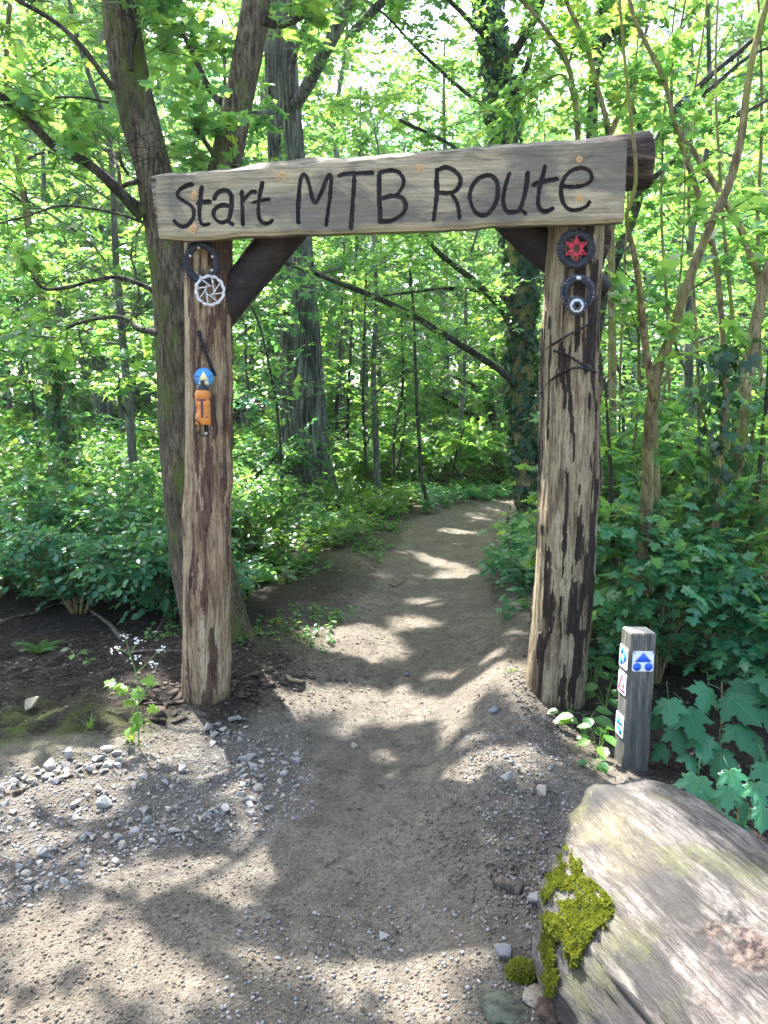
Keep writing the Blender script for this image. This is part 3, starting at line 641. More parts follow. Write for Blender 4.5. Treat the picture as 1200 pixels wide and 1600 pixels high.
bedge = np.clip(1 - (BZ - zb[None]) / 0.03 + 0.6 * fbm(BX * 8, BZ * 30, 6.0, 3), 0, 1) * 0.9 + 0
ii = np.arange(NV - 1)[:, None] * NU; jj = np.arange(NU - 1)[None]
Qb = np.stack([ii + jj, ii + jj + 1, ii + NU + jj + 1, ii + NU + jj], -1).reshape(-1, 4)
inside = (best < wob * 1.0).ravel()[Qb].sum(1) >= 2
ownf = own.ravel()[Qb[:, 0]]
VB = np.stack([BX, BY, BZ], -1).reshape(-1, 3)
board_rz = math.atan2(bdir[1], bdir[0])
def bpart(name, me, parent, world=True):
    o = link(name, me, parent)
    if parent is gate: o.location = Vector(BL) - Vector(gate.location); o.rotation_euler = (0, 0, board_rz)
    return o
# board body: carved front, underside, ends, back
q0 = Qb[~inside]; us, inv = np.unique(q0, return_inverse=True)
Vb = VB[us]; att = bedge.ravel()[us]; Q_ = [inv.reshape(-1, 4)]; Vx = [Vb]; ax_ = [att]; base = len(Vb)
TH = 0.07
st_ = np.arange(0, NU, 6); st_ = np.append(st_, NU - 1)
lo_f = np.stack([u[st_], BY[0, st_], zb[st_]], 1); lo_b = lo_f + np.array([0, TH, 0.004]); hi_b = np.stack([u[st_], 0 * u[st_] + TH, zt[st_] + 0.02], 1); hi_f = np.stack([u[st_], BY[-1, st_], zt[st_]], 1)
n_ = len(st_); Vx += [lo_f, lo_b, hi_b, hi_f]; ax_.append(np.concatenate([np.ones(n_), np.ones(n_) * .4, np.zeros(n_), np.zeros(n_)]))
i0 = np.arange(n_ - 1)
for a, b in ((0, 1), (1, 2)):
    Q_.append(np.stack([base + a * n_ + i0, base + b * n_ + i0, base + b * n_ + i0 + 1, base + a * n_ + i0 + 1], 1))
Q_.append(np.array([[base, base + 3 * n_, base + 2 * n_, base + n_], [base + n_ - 1, base + 2 * n_ - 1, base + 3 * n_ - 1, base + 4 * n_ - 1]]))
board = bpart('name_board', mesh_np('name_board', np.concatenate(Vx), np.concatenate(Q_), None, {'edge': np.concatenate(ax_)}, M['board']), gate)
board['label'] = 'weathered grey board carved with Start MTB Route'
for k, (ch, _) in enumerate(LET):
    f = Qb[inside & (ownf == k)]; us, inv = np.unique(f, return_inverse=True)
    lo = link('letter', mesh_np('letter', VB[us], inv.reshape(-1, 4), None, None, M['groove']), board); lo['label'] = 'burnt carved letter ' + ch
# dowels
for (x, y, rx_, st2) in [(304, 304, 4.2, 1), (302, 357, 5.0, 1), (441, 274, 4.4, 1), (656, 262, 4.4, 1), (905, 250, 4.6, 0), (905, 309, 4.2, 1)]:
    a, b = bl(x, y); r_ = rx_ * PXM(3.7) ; mb = MB()
    th = np.linspace(0, 2 * np.pi, 16, endpoint=False)
    rings = [(r_, 0.006), (r_, -0.006), (r_ * 0.8, -0.009), (r_ * 0.3, -0.008)]
    Vd = np.concatenate([np.stack([a + q * np.cos(th) * (1 + .08 * np.sin(3 * th)), 0 * th + yy, b + q * np.sin(th)], 1) for q, yy in rings])
    Qd = [[k * 16 + i, k * 16 + (i + 1) % 16, (k + 1) * 16 + (i + 1) % 16, (k + 1) * 16 + i] for k in range(3) for i in range(16)]
    mb.add(Vd, Qd, [[48 + i, 48 + (i + 1) % 16, 64] for i in range(16)] if False else None); mb.V[-1] = mb.V[-1]
    dw = mb.build('dowel', M['dowel'], board)
    if st2:
        n2 = 26; th = np.linspace(0, 2 * np.pi, n2, endpoint=False); rr2 = r_ * (1.45 + 0.5 * vn(np.cos(th) * 2 + a * 30, np.sin(th) * 2, 3.0))
        Vr = np.vstack([[a, 0.0008, b], np.stack([a + rr2 * np.cos(th), 0 * th - 0.0035, b + rr2 * np.sin(th)], 1)]); Vr[0, 1] = -0.0035
        MB().add(Vr, None, [[0, 1 + i, 1 + (i + 1) % n2] for i in range(n2)]).build('resin_ring', M['resin'], dw, smooth=False)
# live edge above the carved face
ul = np.linspace(-0.03, BW, 300); zt2 = np.interp(ul, top[:, 0], top[:, 1]); zw = np.interp(ul, wan[:, 0], wan[:, 1])
rows = []
for k, f in enumerate((0.0, 0.12, 0.35, 0.6, 0.85, 1.0)):
    z = zt2 + (zw - zt2) * f + 0.007 * fbm(ul * 7, f * 5, 1.0, 4) * (1 if k else 0.2); yy = 0.003 + 0.085 * f ** 1.2 + 0.008 * fbm(ul * 10, f * 6, 7.0, 4) * (1 if k else 0.1)
    rows.append(np.stack([ul, yy, z], 1))
rows.append(rows[-1] + np.array([0, 0.10, -0.02])); rows.append(rows[-1] + np.array([0, 0.02, -0.12]))
rows[0][:, 1] = 0.002
nl_ = len(ul); Vw = np.concatenate(rows); Qw = np.concatenate([np.stack([k * nl_ + np.arange(nl_ - 1), k * nl_ + np.arange(1, nl_), (k + 1) * nl_ + np.arange(1, nl_), (k + 1) * nl_ + np.arange(nl_ - 1)], 1) for k in range(len(rows) - 1)])
endf = [[k * nl_, (k + 1) * nl_, 7 * nl_] for k in range(6)]
bpart('live_edge', mesh_np('live_edge', Vw, Qw, endf, None, M['wane']), gate)
# left end cap of the slab, seen as a pale strip
Vc = np.array([[-0.03, 0.01, zt2[0] - 0.0], [-0.03, 0.07, zt2[0]], [-0.012, 0.07, zb[0] + .02], [-0.003, 0.012, zb[0] + .02]]); Vc = np.vstack([Vc, Vc + np.array([0.06, 0.0, 0])])
bpart('slab_end', mesh_np('slab_end', Vc, [[0, 1, 2, 3], [4, 7, 6, 5], [0, 3, 7, 4], [1, 5, 6, 2], [2, 6, 7, 3], [0, 4, 5, 1]], None, None, M['wane'], False), gate)
# beam log behind
bmL, bmR = P(250, 312, 3.99), P(1012, 251, 3.84)
V, Q, T = tube([bmL, (bmL + bmR) / 2 - np.array([0, 0, 0.025]), bmR], [0.09, 0.10, 0.128], 40, 80, True, 0.05, 3, 0.15, 4.0)
bo = part('beam_log', MB().add(V, Q, T), M['beam'], gate, (bmL + bmR) / 2)
# braces
def brace(pts, r, seed):
    V, Q, T = tube(pts, r, 28, 40, True, 0.10, 3, 0.2, seed, 0.05, 7)
    c = np.mean(np.array(pts), 0); o = part('brace', MB().add(V, Q, T), M['brace'], gate, c)
    return o
brace([P(322, 520, 4.02), P(392, 428, 3.98), P(480, 316, 3.93)], [0.085, 0.09, 0.095], 2.0)
brace([P(940, 458, 3.98), P(860, 398, 3.93), P(770, 312, 3.88)], [0.07, 0.085, 0.09], 5.0)
V, Q, T = tube([P(934, 345, 3.80), P(944, 368, 3.81), P(938, 405, 3.81), P(930, 430, 3.81)], [0.03, 0.034, 0.02, 0.005], 8, 14, True, 0.2, 4, 0.3, 3.0)
part('bark_flap', MB().add(V, Q, T), M['beam'], gate, P(938, 385, 3.8))

# ------------------------------------------------------------------ bicycle parts nailed to the posts
def ring_vf(outer, inner, n, th, y0=0.0):
    t = np.linspace(0, 2 * np.pi, n, endpoint=False); ro = outer(t) if callable(outer) else outer + 0 * t; ri = inner(t) if callable(inner) else inner + 0 * t
    L = []
    for r_, y in ((ro, y0 - th / 2), (ri, y0 - th / 2), (ri, y0 + th / 2), (ro, y0 + th / 2)): L.append(np.stack([r_ * np.cos(t), 0 * t + y, r_ * np.sin(t)], 1))
    Q = [[k * n + i, k * n + (i + 1) % n, ((k + 1) % 4) * n + (i + 1) % n, ((k + 1) % 4) * n + i] for k in range(4) for i in range(n)]
    return np.concatenate(L), Q
def teeth(r0, d, nt_): return lambda t: r0 + d * np.clip(np.sin(t * nt_) * 1.6, -1, 1)
def disc_vf(r_, n=24, y=0.0, th=0.003, poly=None):
    if poly is None:
        t = np.linspace(0, 2 * np.pi, n, endpoint=False); poly = np.stack([r_ * np.cos(t), r_ * np.sin(t)], 1)
    poly = np.asarray(poly, float); n = len(poly); c = poly.mean(0)
    f = np.c_[poly[:, 0], 0 * poly[:, 0] + y - th / 2, poly[:, 1]]; b = f + np.array([0, th, 0])
    V = np.vstack([f, b, [c[0], y - th / 2, c[1]], [c[0], y + th / 2, c[1]]])
    T = [[i, (i + 1) % n, 2 * n] for i in range(n)] + [[n + (i + 1) % n, n + i, 2 * n + 1] for i in range(n)]
    Q = [[i, n + i, n + (i + 1) % n, (i + 1) % n] for i in range(n)]
    return V, Q, T
def bar_vf(p, q, wd, th, y=0.0):
    p = np.array(p); q = np.array(q); d = (q - p) / np.linalg.norm(q - p); nn = np.array([-d[1], d[0]]) * wd / 2
    return disc_vf(0, poly=[p - nn, q - nn, q + nn, p + nn], y=y, th=th)
def bolt(par, x, z, r_=0.006, mat='steel', y=-0.005):
    V, Q, T = disc_vf(r_, 10, y, 0.005); V = V + np.array([x, 0, z]); return MB().add(V, Q, T).build('bolt', M[mat], par, smooth=False)
def front_y(pl, pr, yc, px, py):
    i = None
    z = P(px, py, yc)[2]; o = np.argsort(pl[:, 2]); cx = np.interp(z, pl[o, 2], pl[o, 0]); cy_ = np.interp(z, pl[o, 2], pl[o, 1]); r_ = np.interp(z, pl[o, 2], pr[o])
    x = P(px, py, yc - r_)[0]; return cy_ - math.sqrt(max(r_ * r_ - (x - cx) ** 2, 1e-6))
fyl = lambda px, py: front_y(lc, lr, LPY, px, py); fyr = lambda px, py: front_y(rc, rr_, RPY, px, py)

r1 = thing('chainring', 'large navy black chainring nailed at the top of the left post', 'chainring', P(315, 410, 3.812), 'bicycle parts on the posts')
MB().add(*ring_vf(teeth(0.100, 0.0026, 44), lambda t: 0.062 + 0.003 * np.cos(4 * t), 352, 0.005)).build('toothed_ring', M['ring_black'], r1, smooth=False)
MB().add(*ring_vf(0.088, 0.084, 64, 0.007)).build('edge_lip', M['ring_black'], r1)
for a in (0.4, 1.75, 2.7, 4.6, 5.7): bolt(r1, 0.066 * math.cos(a), 0.066 * math.sin(a), 0.0065)
r1.scale = (0.88, 1, 1.03)
r2 = thing('brake_disc', 'silver white brake disc with slanting spokes below the navy chainring', 'brake disc', P(328, 454, 3.808), 'bicycle parts on the posts')
MB().add(*ring_vf(lambda t: 0.074 + 0.0022 * np.sin(t * 12), lambda t: 0.060 + 0.0018 * np.sin(t * 12 + 1), 144, 0.003)).build('braking_rim', M['rotor'], r2, smooth=False)
MB().add(*ring_vf(lambda t: 0.026 + 0.003 * np.cos(6 * t), 0.018, 60, 0.003)).build('hub_ring', M['rotor'], r2, smooth=False)
for k in range(8):
    a = k * 2 * math.pi / 8; b = a + 0.62
    MB().add(*bar_vf((0.024 * math.cos(a), 0.024 * math.sin(a)), (0.063 * math.cos(b), 0.063 * math.sin(b)), 0.0062, 0.0028, 0.0002)).build('spoke', M['rotor'], r2, smooth=False)
for k in range(6): bolt(r2, 0.022 * math.cos(k * 1.047), 0.022 * math.sin(k * 1.047), 0.0034, 'red' if k in (1, 2) else 'steel')

r3 = thing('chainring', 'black chainring with red star spider on the right post', 'chainring', P(900, 389, 3.66), 'bicycle parts on the posts')
MB().add(*ring_vf(teeth(0.089, 0.0028, 38), 0.052, 304, 0.006)).build('toothed_ring', M['ring_black'], r3, smooth=False)
for k in range(40):
    if k % 2 == 0: bolt(r3, 0.079 * math.cos(k * 0.157), 0.079 * math.sin(k * 0.157), 0.0022, 'ring_grey', -0.004)
sp = MB().add(*ring_vf(lambda t: 0.029 + 0.006 * np.cos(6 * t + 3 * np.pi), 0.017, 90, 0.006, -0.006)); sp.build('spider_hub', M['red'], r3, smooth=False)
for k in range(6):
    a = math.pi / 2 + k * math.pi / 3; e = (0.053 * math.cos(a), 0.053 * math.sin(a))
    arm = MB()
    for s in (-0.33, 0.33): arm.add(*bar_vf((0.026 * math.cos(a + s * 1.5), 0.026 * math.sin(a + s * 1.5)), e, 0.0055, 0.005, -0.006 - 0.0004 * (s > 0)))
    arm.build('spider_arm', M['red'], r3, smooth=False); bolt(r3, e[0], e[1], 0.0055, 'red', -0.006)
r4 = thing('chainring', 'worn dark double chainring below the red starred one', 'chainring', P(903, 457, 3.66), 'bicycle parts on the posts')
MB().add(*ring_vf(teeth(0.082, 0.0026, 36), 0.060, 288, 0.004)).build('toothed_ring', M['ring_grey'], r4, smooth=False)
MB().add(*ring_vf(teeth(0.066, 0.002, 26), lambda t: 0.046 + 0.003 * np.cos(4 * t), 208, 0.004, -0.006)).build('inner_ring', M['ring_black'], r4, smooth=False)
for k in range(22): bolt(r4, 0.073 * math.cos(k * 0.2856), 0.073 * math.sin(k * 0.2856), 0.0022, 'steel' if k % 3 == 0 else 'ring_black', -0.003)
bolt(r4, 0.0, 0.064, 0.011, 'steel', -0.008); bolt(r4, 0.03, -0.052, 0.007, 'steel', -0.008)
r5 = thing('sprocket', 'small grey toothed sprocket overlapping the worn double chainring', 'sprocket', P(901, 478, 3.64), 'bicycle parts on the posts')
MB().add(*ring_vf(teeth(0.045, 0.0034, 18), 0.016, 144, 0.004)).build('toothed_ring', M['ring_grey'], r5, smooth=False)
MB().add(*ring_vf(teeth(0.031, 0.002, 24), 0.014, 144, 0.006, -0.005)).build('lock_ring', M['steel'], r5, smooth=False)
MB().add(*ring_vf(lambda t: 0.020 + 0.002 * np.cos(6 * t), 0.010, 60, 0.005, -0.010)).build('hub', M['ring_grey'], r5, smooth=False)

def chain(name, label, pts3, parent=None, wid=0.0085):
    q = catmull(pts3, 400); s = np.concatenate([[0], np.cumsum(np.linalg.norm(np.diff(q, axis=0), axis=1))])
    n = int(s[-1] / 0.0127); g = thing(name, label, 'chain', q[0], 'bicycle parts on the posts')
    mb = MB(); mb2 = MB()
    for k in range(n):
        a = np.array([np.interp(k * 0.0127, s, q[:, i]) for i in range(3)]); b = np.array([np.interp((k + 1) * 0.0127, s, q[:, i]) for i in range(3)])
        m_ = (a + b) / 2 - q[0]; d = (b - a) / np.linalg.norm(b - a); up = np.array([0, -1.0, 0]); y = nrm(np.cross(up, d)); z = np.cross(d, y)
        W = wid if k % 2 else wid * 0.7
        for sgn in (-1, 1):
            V, Q = box_vf(0.0145, 0.0014, 0.0090 if wid < 0.01 else 0.016); V = V[:, :1] * d + (V[:, 1:2] + sgn * W / 2) * z + V[:, 2:] * y
            mb.add(V + m_, Q)
        V, Q, T = tube([a - q[0] - z * W * 0.6, a - q[0] + z * W * 0.6], [0.0038, 0.0038], 6, 2)
        (mb2 if k % 9 else mb2).add(V, Q, T)
    mb.build('link_plates', M['chain'], g, smooth=False); mb2.build('link_pins', M['ring_grey'] if wid < 0.009 else M['chain'], g, smooth=False)
    return g
def onpost(pts, fy, off=0.018): return [P(x, y, fy(x, y) - off) for x, y in pts]
def around(pts_front, side):  return pts_front
chain('bicycle_chain', 'thin dark chain looped across the charred front of the right post', onpost([(934, 502), (925, 504), (905, 515), (885, 525), (862, 539), (850, 549), (846, 556)], fyr))
chain('bicycle_chain', 'middle strand of dark chain falling to the right across the post', onpost([(846, 554), (856, 549), (870, 549), (885, 554), (905, 566), (922, 576), (933, 584)], fyr))
chain('bicycle_chain', 'lowest arching strand of dark chain on the right post', onpost([(932, 582), (920, 577), (905, 574), (888, 577), (872, 585), (858, 597), (848, 608), (843, 616)], fyr))
chain('bicycle_chain', 'thick black chain length hanging aslant above the blue disc', onpost([(310, 517), (313, 528), (319, 544), (325, 560), (331, 575), (337, 589)], fyl, 0.014), wid=0.014)

wd_ = thing('trail_disc', 'round blue disc with yellow triangle above the orange bottle', 'sign', P(318.5, 590, fyl(318, 590) - 0.012))
MB().add(*disc_vf(0.0475, 40, 0, 0.004)).build('disc_plate', M['blue2'], wd_, smooth=False)
MB().add(*disc_vf(0, poly=[(-0.024, -0.014), (0.024, -0.014), (0.0, 0.034)], y=-0.0035, th=0.002)).build('triangle', M['yellow'], wd_, smooth=False)
for s in (-1, 1):
    V, Q, T = disc_vf(0.011, 18, -0.0035, 0.002); MB().add(V + np.array([s * 0.013, 0, -0.028]), Q, T).build('dot', M['yellow'], wd_, smooth=False)
    bolt(wd_, s * 0.035, 0.006, 0.004, 'ring_grey', -0.003)

def lathe(prof, n=28):
    t = np.linspace(0, 2 * np.pi, n, endpoint=False); V = np.concatenate([np.stack([r_ * np.cos(t), r_ * np.sin(t), 0 * t + z], 1) for r_, z in prof])
    Q = [[k * n + i, k * n + (i + 1) % n, (k + 1) * n + (i + 1) % n, (k + 1) * n + i] for k in range(len(prof) - 1) for i in range(n)]
    return V, Q
by = fyl(318, 640) - 0.043
bt = thing('water_bottle', 'orange drinking bottle with black cap held on the left post', 'bottle', P(318, 664, by))
MB().add(*lathe([(0.001, 0), (0.034, 0), (0.038, 0.006), (0.038, 0.05), (0.0355, 0.056), (0.0355, 0.09), (0.038, 0.097), (0.038, 0.115), (0.034, 0.122), (0.034, 0.13), (0.0375, 0.137), (0.037, 0.155), (0.030, 0.167), (0.024, 0.17)])).build('bottle_body', M['orange'], bt)
MB().add(*lathe([(0.0255, 0.166), (0.0265, 0.17), (0.0265, 0.188), (0.020, 0.194), (0.011, 0.197), (0.011, 0.214), (0.008, 0.217), (0.001, 0.217)])).build('cap', M['blackp'], bt)
def wrap(x0, x1, z0, z1, r_=0.0386):
    a0, a1 = math.asin(x0 / r_), math.asin(x1 / r_); t = np.linspace(a0, a1, 8)
    V = np.concatenate([np.stack([r_ * np.sin(t), -r_ * np.cos(t), 0 * t + z], 1) for z in (z0, z1)]); return V, [[i, i + 1, 9 + i, 8 + i] for i in range(7)]
for a in ((-0.024, 0.024, 0.118, 0.126), (-0.002, 0.010, 0.035, 0.118), (-0.034, -0.027, 0.06, 0.118), (0.018, 0.03, 0.036, 0.042)):
    MB().add(*wrap(*a)).build('print_band', M['purple'], bt)
cg = thing('bottle_cage', 'black wire cage holding the orange bottle on the left post', 'bottle cage', P(318, 664, by))
for pts in ([(-0.041, 0, 0.11), (-0.041, -0.01, 0.05), (-0.034, -0.035, 0.03), (-0.012, -0.042, 0.012), (-0.010, -0.03, -0.02), (-0.03, 0.0, -0.035), (-0.02, 0.02, -0.05), (0.0, 0.03, -0.056), (0.03, 0.02, -0.045), (0.034, 0.0, -0.02), (0.041, 0.0, 0.03), (0.041, 0, 0.11), (0.03, 0.03, 0.13)],):
    MB().add(*tube(pts, [0.0032] * len(pts), 8, 80)).build('wire_loop', M['blackp'], cg)
MB().add(*box_vf(0.014, 0.006, 0.15, (0.0, 0.041, 0.03))).build('back_plate', M['blackp'], cg, smooth=False)
bolt(cg, 0.006, -0.042, 0.007, 'steel', 0.025)

# ------------------------------------------------------------------ waymark post
wb = P(988, 1222, 3.12); wb[2] = -0.02
wp = thing('waymark_post', 'short leaning grey square post with blue route plates behind the log', 'post', (wb[0] + 0.015, 3.2, 0.0))
wp.rotation_euler = (math.radians(-1.5), math.radians(1.6), math.radians(3))
WS, WH = 0.112, 0.655
bm = bmesh.new(); bmesh.ops.create_cube(bm, size=1.0)
for v_ in bm.verts: v_.co = Vector((v_.co.x * WS, v_.co.y * WS, (v_.co.z + 0.5) * (WH + 0.2) - 0.2))
bmesh.ops.bevel(bm, geom=[e for e in bm.edges], offset=0.006, segments=2, affect='EDGES', profile=0.6)
bmesh.ops.subdivide_edges(bm, edges=[e for e in bm.edges if e.calc_length() > 0.3], cuts=24, use_grid_fill=True)
for v_ in bm.verts: v_.co.x += 0.0016 * math.sin(v_.co.z * 19 + v_.co.y * 30); v_.co.y += 0.0016 * math.sin(v_.co.z * 23 + v_.co.x * 40)
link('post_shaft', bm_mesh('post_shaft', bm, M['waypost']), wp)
bm = bmesh.new(); bmesh.ops.create_cube(bm, size=1.0)
for v_ in bm.verts: v_.co = Vector((v_.co.x * (WS - 0.014), v_.co.y * (WS - 0.014), WH + v_.co.z * 0.006 + 0.001))
link('cut_top', bm_mesh('cut_top', bm, M['posttop']), wp)
def plate(w_, h_, zc, side):
    bm = bmesh.new(); bmesh.ops.create_cube(bm, size=1.0)
    for v_ in bm.verts: v_.co = Vector((v_.co.x * w_, v_.co.y * 0.003, v_.co.z * h_))
    bmesh.ops.bevel(bm, geom=[e for e in bm.edges if abs(e.verts[0].co.y - e.verts[1].co.y) > 0.001], offset=0.004, segments=2, affect='EDGES')
    o = link('route_plate', bm_mesh('route_plate', bm, M['white']), wp)
    if side == 'front': o.location = (0.002, -WS / 2 - 0.0035, zc)
    else: o.location = (-WS / 2 - 0.0035, 0.0, zc); o.rotation_euler = (0, 0, -math.pi / 2)
    return o
def pp(par, poly, mat, nm): return MB().add(*disc_vf(0, poly=poly, y=-0.0022, th=0.0014)).build(nm, M[mat], par, smooth=False)
def circ(x, z, r_, n=26): t = np.linspace(0, 2 * np.pi, n, endpoint=False); return np.stack([x + r_ * np.cos(t), z + r_ * np.sin(t)], 1)
f = plate(0.092, 0.088, WH - 0.118, 'front'); f['label'] = 'white plate with blue triangle over two blue dots'
pp(f, [(-0.037, -0.003), (0.037, -0.003), (0.0, 0.038)], 'blue', 'triangle')
for s in (-1, 1):
    pp(f, circ(s * 0.025, -0.024, 0.0175), 'blue', 'dot')
    bolt(f, s * 0.040, 0.038, 0.0032, 'ring_grey', -0.003)
f = plate(0.094, 0.094, WH - 0.118, 'left'); f['label'] = 'white side plate with blue arrow shapes'
pp(f, [(-0.037, 0.012), (-0.004, 0.012), (-0.004, 0.04), (-0.02, 0.04)], 'blue3', 'arrow_mark'); pp(f, [(0.004, -0.03), (0.037, 0.0), (0.037, 0.012), (0.004, 0.036)], 'blue3', 'arrow_mark'); pp(f, circ(-0.022, -0.022, 0.017), 'blue3', 'dot')
f = plate(0.09, 0.094, WH - 0.232, 'left'); f['label'] = 'white side plate with red outlined triangle'
tri = [(-0.036, -0.033), (0.036, -0.033), (0.0, 0.038)]
for a, b in ((0, 1), (1, 2), (2, 0)): MB().add(*bar_vf(tri[a], tri[b], 0.008, 0.0014, -0.0022 - 0.0002 * a)).build('red_edge', M['redp'], f, smooth=False)
pp(f, circ(-0.008, -0.012, 0.005, 12), 'redp', 'dot'); pp(f, circ(0.010, -0.012, 0.005, 12), 'redp', 'dot')
f = plate(0.09, 0.096, WH - 0.42, 'left'); f['label'] = 'lowest white side plate with blue arrow'
pp(f, [(-0.04, 0.0), (0.006, 0.042), (0.006, 0.014), (0.036, 0.014), (0.036, 0.004), (-0.02, 0.0)], 'blue3', 'arrow_mark'); pp(f, [(-0.03, -0.006), (0.03, -0.012), (0.036, -0.03), (0.01, -0.042)], 'blue3', 'arrow_mark')

# ------------------------------------------------------------------ the fallen log
def log_mat():
    m = NT('weathered_log'); co = m.coord('Object')
    a = m.noise(m.coord('Object', (0.13, 1, 1)), 48, 9, 0.78, 0.6); b = m.noise(m.coord('Object', (0.35, 1, 1)), 5, 6, 0.66, 0.5); f = m.noise(m.coord('Object', (0.3, 1, 1)), 150, 5, 0.75)
    col = m.ramp(a, [(0.36, (0.026, 0.023, 0.02)), (0.46, (0.088, 0.078, 0.067)), (0.54, (0.17, 0.152, 0.132)), (0.64, (0.27, 0.243, 0.206))])
    col = m.mix(m.ramp(b, [(0.47, 0.0), (0.55, 0.85)]), col, (0.045, 0.042, 0.04))
    col = m.mix(m.ramp(m.noise(co, 5.5, 5, 0.6), [(0.52, 0.0), (0.68, 0.65)]), col, (0.13, 0.135, 0.05))
    rot = m.attr('rot'); rn = m.noise(co, 46, 5, 0.7)
    rc_ = m.ramp(rn, [(0.40, (0.02, 0.014, 0.012)), (0.5, (0.085, 0.06, 0.047)), (0.62, (0.19, 0.15, 0.122))])
    col = m.mix(m.ramp(m.math('ADD', rot, m.math('MULTIPLY', m.math('SUBTRACT', rn, 0.5), 0.8)), [(0.4, 0.0), (0.6, 1.0)]), col, rc_)
    pal = m.attr('pale'); col = m.mix(pal, col, m.ramp(a, [(0.3, (0.22, 0.19, 0.10)), (0.6, (0.46, 0.40, 0.24))]))
    col = m.mix(m.ramp(f, [(0.38, 0.6), (0.5, 0.0)]), col, (0.06, 0.05, 0.045))
    h = m.math('ADD', m.math('ADD', a, m.math('MULTIPLY', f, 0.45)), m.math('MULTIPLY', rn, m.math('MULTIPLY', rot, 1.6)))
    return m.done(m.bsdf(col, 0.8, m.bump(h, 0.8, 0.02), 0.22))
M['log'] = log_mat()
LA = np.array([0.75, 2.40, 0.12]); LB = np.array([1.40, 0.05, 0.14]); ld = LB - LA; LL = np.linalg.norm(ld); ld /= LL
ln_ = np.cross(np.array([0, 0, 1.0]), ld); ln_ /= np.linalg.norm(ln_); lz = np.cross(ld, ln_)      # ln_: to the log's right seen along ld
if ln_[0] > 0: ln_ = -ln_
NS, NT_ = 300, 180
s = np.linspace(0, 1, NS) ** 1.15 * LL; th = np.linspace(0, 2 * np.pi, NT_, endpoint=False)
S_, T_ = np.meshgrid(s, th, indexing='ij')
lat = np.cos(T_); ver = np.sin(T_)                 # lat +1 towards the path (left in the photo)
rx_ = np.where(lat > 0, 0.43, 0.29); rz_ = np.where(ver > 0, 0.35, 0.30)
endr = 0.60 + 0.40 * np.sqrt(np.clip(1 - (1 - np.clip(S_ / 0.34, 0, 1)) ** 2, 0, 1))
lx = np.sign(lat) * np.abs(lat) ** 0.95 * rx_ * endr; lzv = np.sign(ver) * np.abs(ver) ** 0.95 * rz_ * endr
nn = fbm(T_ * 0 + np.cos(T_) * 3, np.sin(T_) * 3, S_ * 1.6, 4) * 0.017 + 0.006 * fbm(np.cos(T_) * 22, np.sin(T_) * 22, S_ * 1.2, 3)
for sc_, dp, wd2 in ((2.2, 0.010, 0.022), (6.0, 0.005, 0.04), (14.0, 0.003, 0.08)):      # drying cracks along the grain
    cr = fbm(np.cos(T_) * sc_ + 3, np.sin(T_) * sc_, S_ * 0.55 * (1 + sc_ * 0.1) + sc_, 3); nn = nn - dp * np.exp(-(cr / wd2) ** 2)
k = 1 + nn / 0.34
lx = lx * k; lzv = lzv * k
sh = S_ + 0.16 * np.clip(lat, 0, 1) ** 1.6 * (1 - sstep(0, 0.9, S_)) - 0.02 * (1 - sstep(0, .35, S_)) * fbm(np.cos(T_) * 5, np.sin(T_) * 5, 3.0, 4)
VL = LA + sh[..., None] * ld + lx[..., None] * ln_ + lzv[..., None] * np.array([0, 0, 1.0])
def pxof(V):
    d = V - np.array([0, 0, CAM_Z]); f = d[..., 1] * CP - d[..., 2] * SP; up_ = d[..., 1] * SP + d[..., 2] * CP
    return 600 + FPX * d[..., 0] / f, 800 - FPX * up_ / f
# hollows: a rotten pit in the near top, a torn ledge near the far left corner
def blob(c, r_): return np.exp(-(((VL - np.array(c)) / np.array(r_)) ** 2).sum(-1))
pit = blob((0.80, 1.56, 0.44), (0.07, 0.12, 0.2)); led = blob((0.60, 2.02, 0.44), (0.10, 0.16, 0.12))
crumb = 0.5 + 0.7 * fbm(VL[..., 0] * 26, VL[..., 1] * 26, VL[..., 2] * 26, 3)
VL = VL - np.array([0, 0, 1.0]) * (pit * 0.022 * crumb + led * 0.03)[..., None]
VL = VL + ln_ * (0.03 * blob((0.50, 1.85, 0.1), (0.15, 0.35, 0.15)))[..., None]
rot_ = np.clip((pit * 1.0 + 0.6 * blob((0.70, 1.50, 0.4), (0.07, 0.16, 0.16))) * (0.8 + 0.6 * fbm(VL[..., 0] * 14, VL[..., 1] * 14, VL[..., 2] * 14, 3)), 0, 1); pale_ = np.clip(led * 0.75 * (0.6 + 0.8 * fbm(VL[..., 0] * 9, VL[..., 1] * 9, 0, 3)), 0, 0.9)
i = np.arange(NS - 1)[:, None] * NT_; j = np.arange(NT_)[None]; j2 = (j + 1) % NT_
QL = np.stack([i + j, i + j2, i + NT_ + j2, i + NT_ + j], -1).reshape(-1, 4)
VLf = VL.reshape(-1, 3); ctr0 = VL[0].mean(0); ctr1 = VL[-1].mean(0)
VLf = np.vstack([VLf, ctr0 + ld * 0.03, ctr1]); jj = np.arange(NT_); jj2 = (jj + 1) % NT_; nE = NS * NT_
TL = np.vstack([np.stack([jj2, jj, jj * 0 + nE], 1), np.stack([(NS - 1) * NT_ + jj, (NS - 1) * NT_ + jj2, jj * 0 + nE + 1], 1)])
flog = thing('fallen_log', 'large weathered mossy log lying in the lower right corner beside the trail', 'log', (LA[0], LA[1], 0))
rotm = np.column_stack([ld, ln_, np.cross(ld, ln_)])
lorg = LA
me = mesh_np('log_body', (VLf - lorg) @ rotm, QL, TL, {'rot': np.append(rot_.ravel(), [0, 0]), 'pale': np.append(pale_.ravel(), [0, 0])}, M['log'])
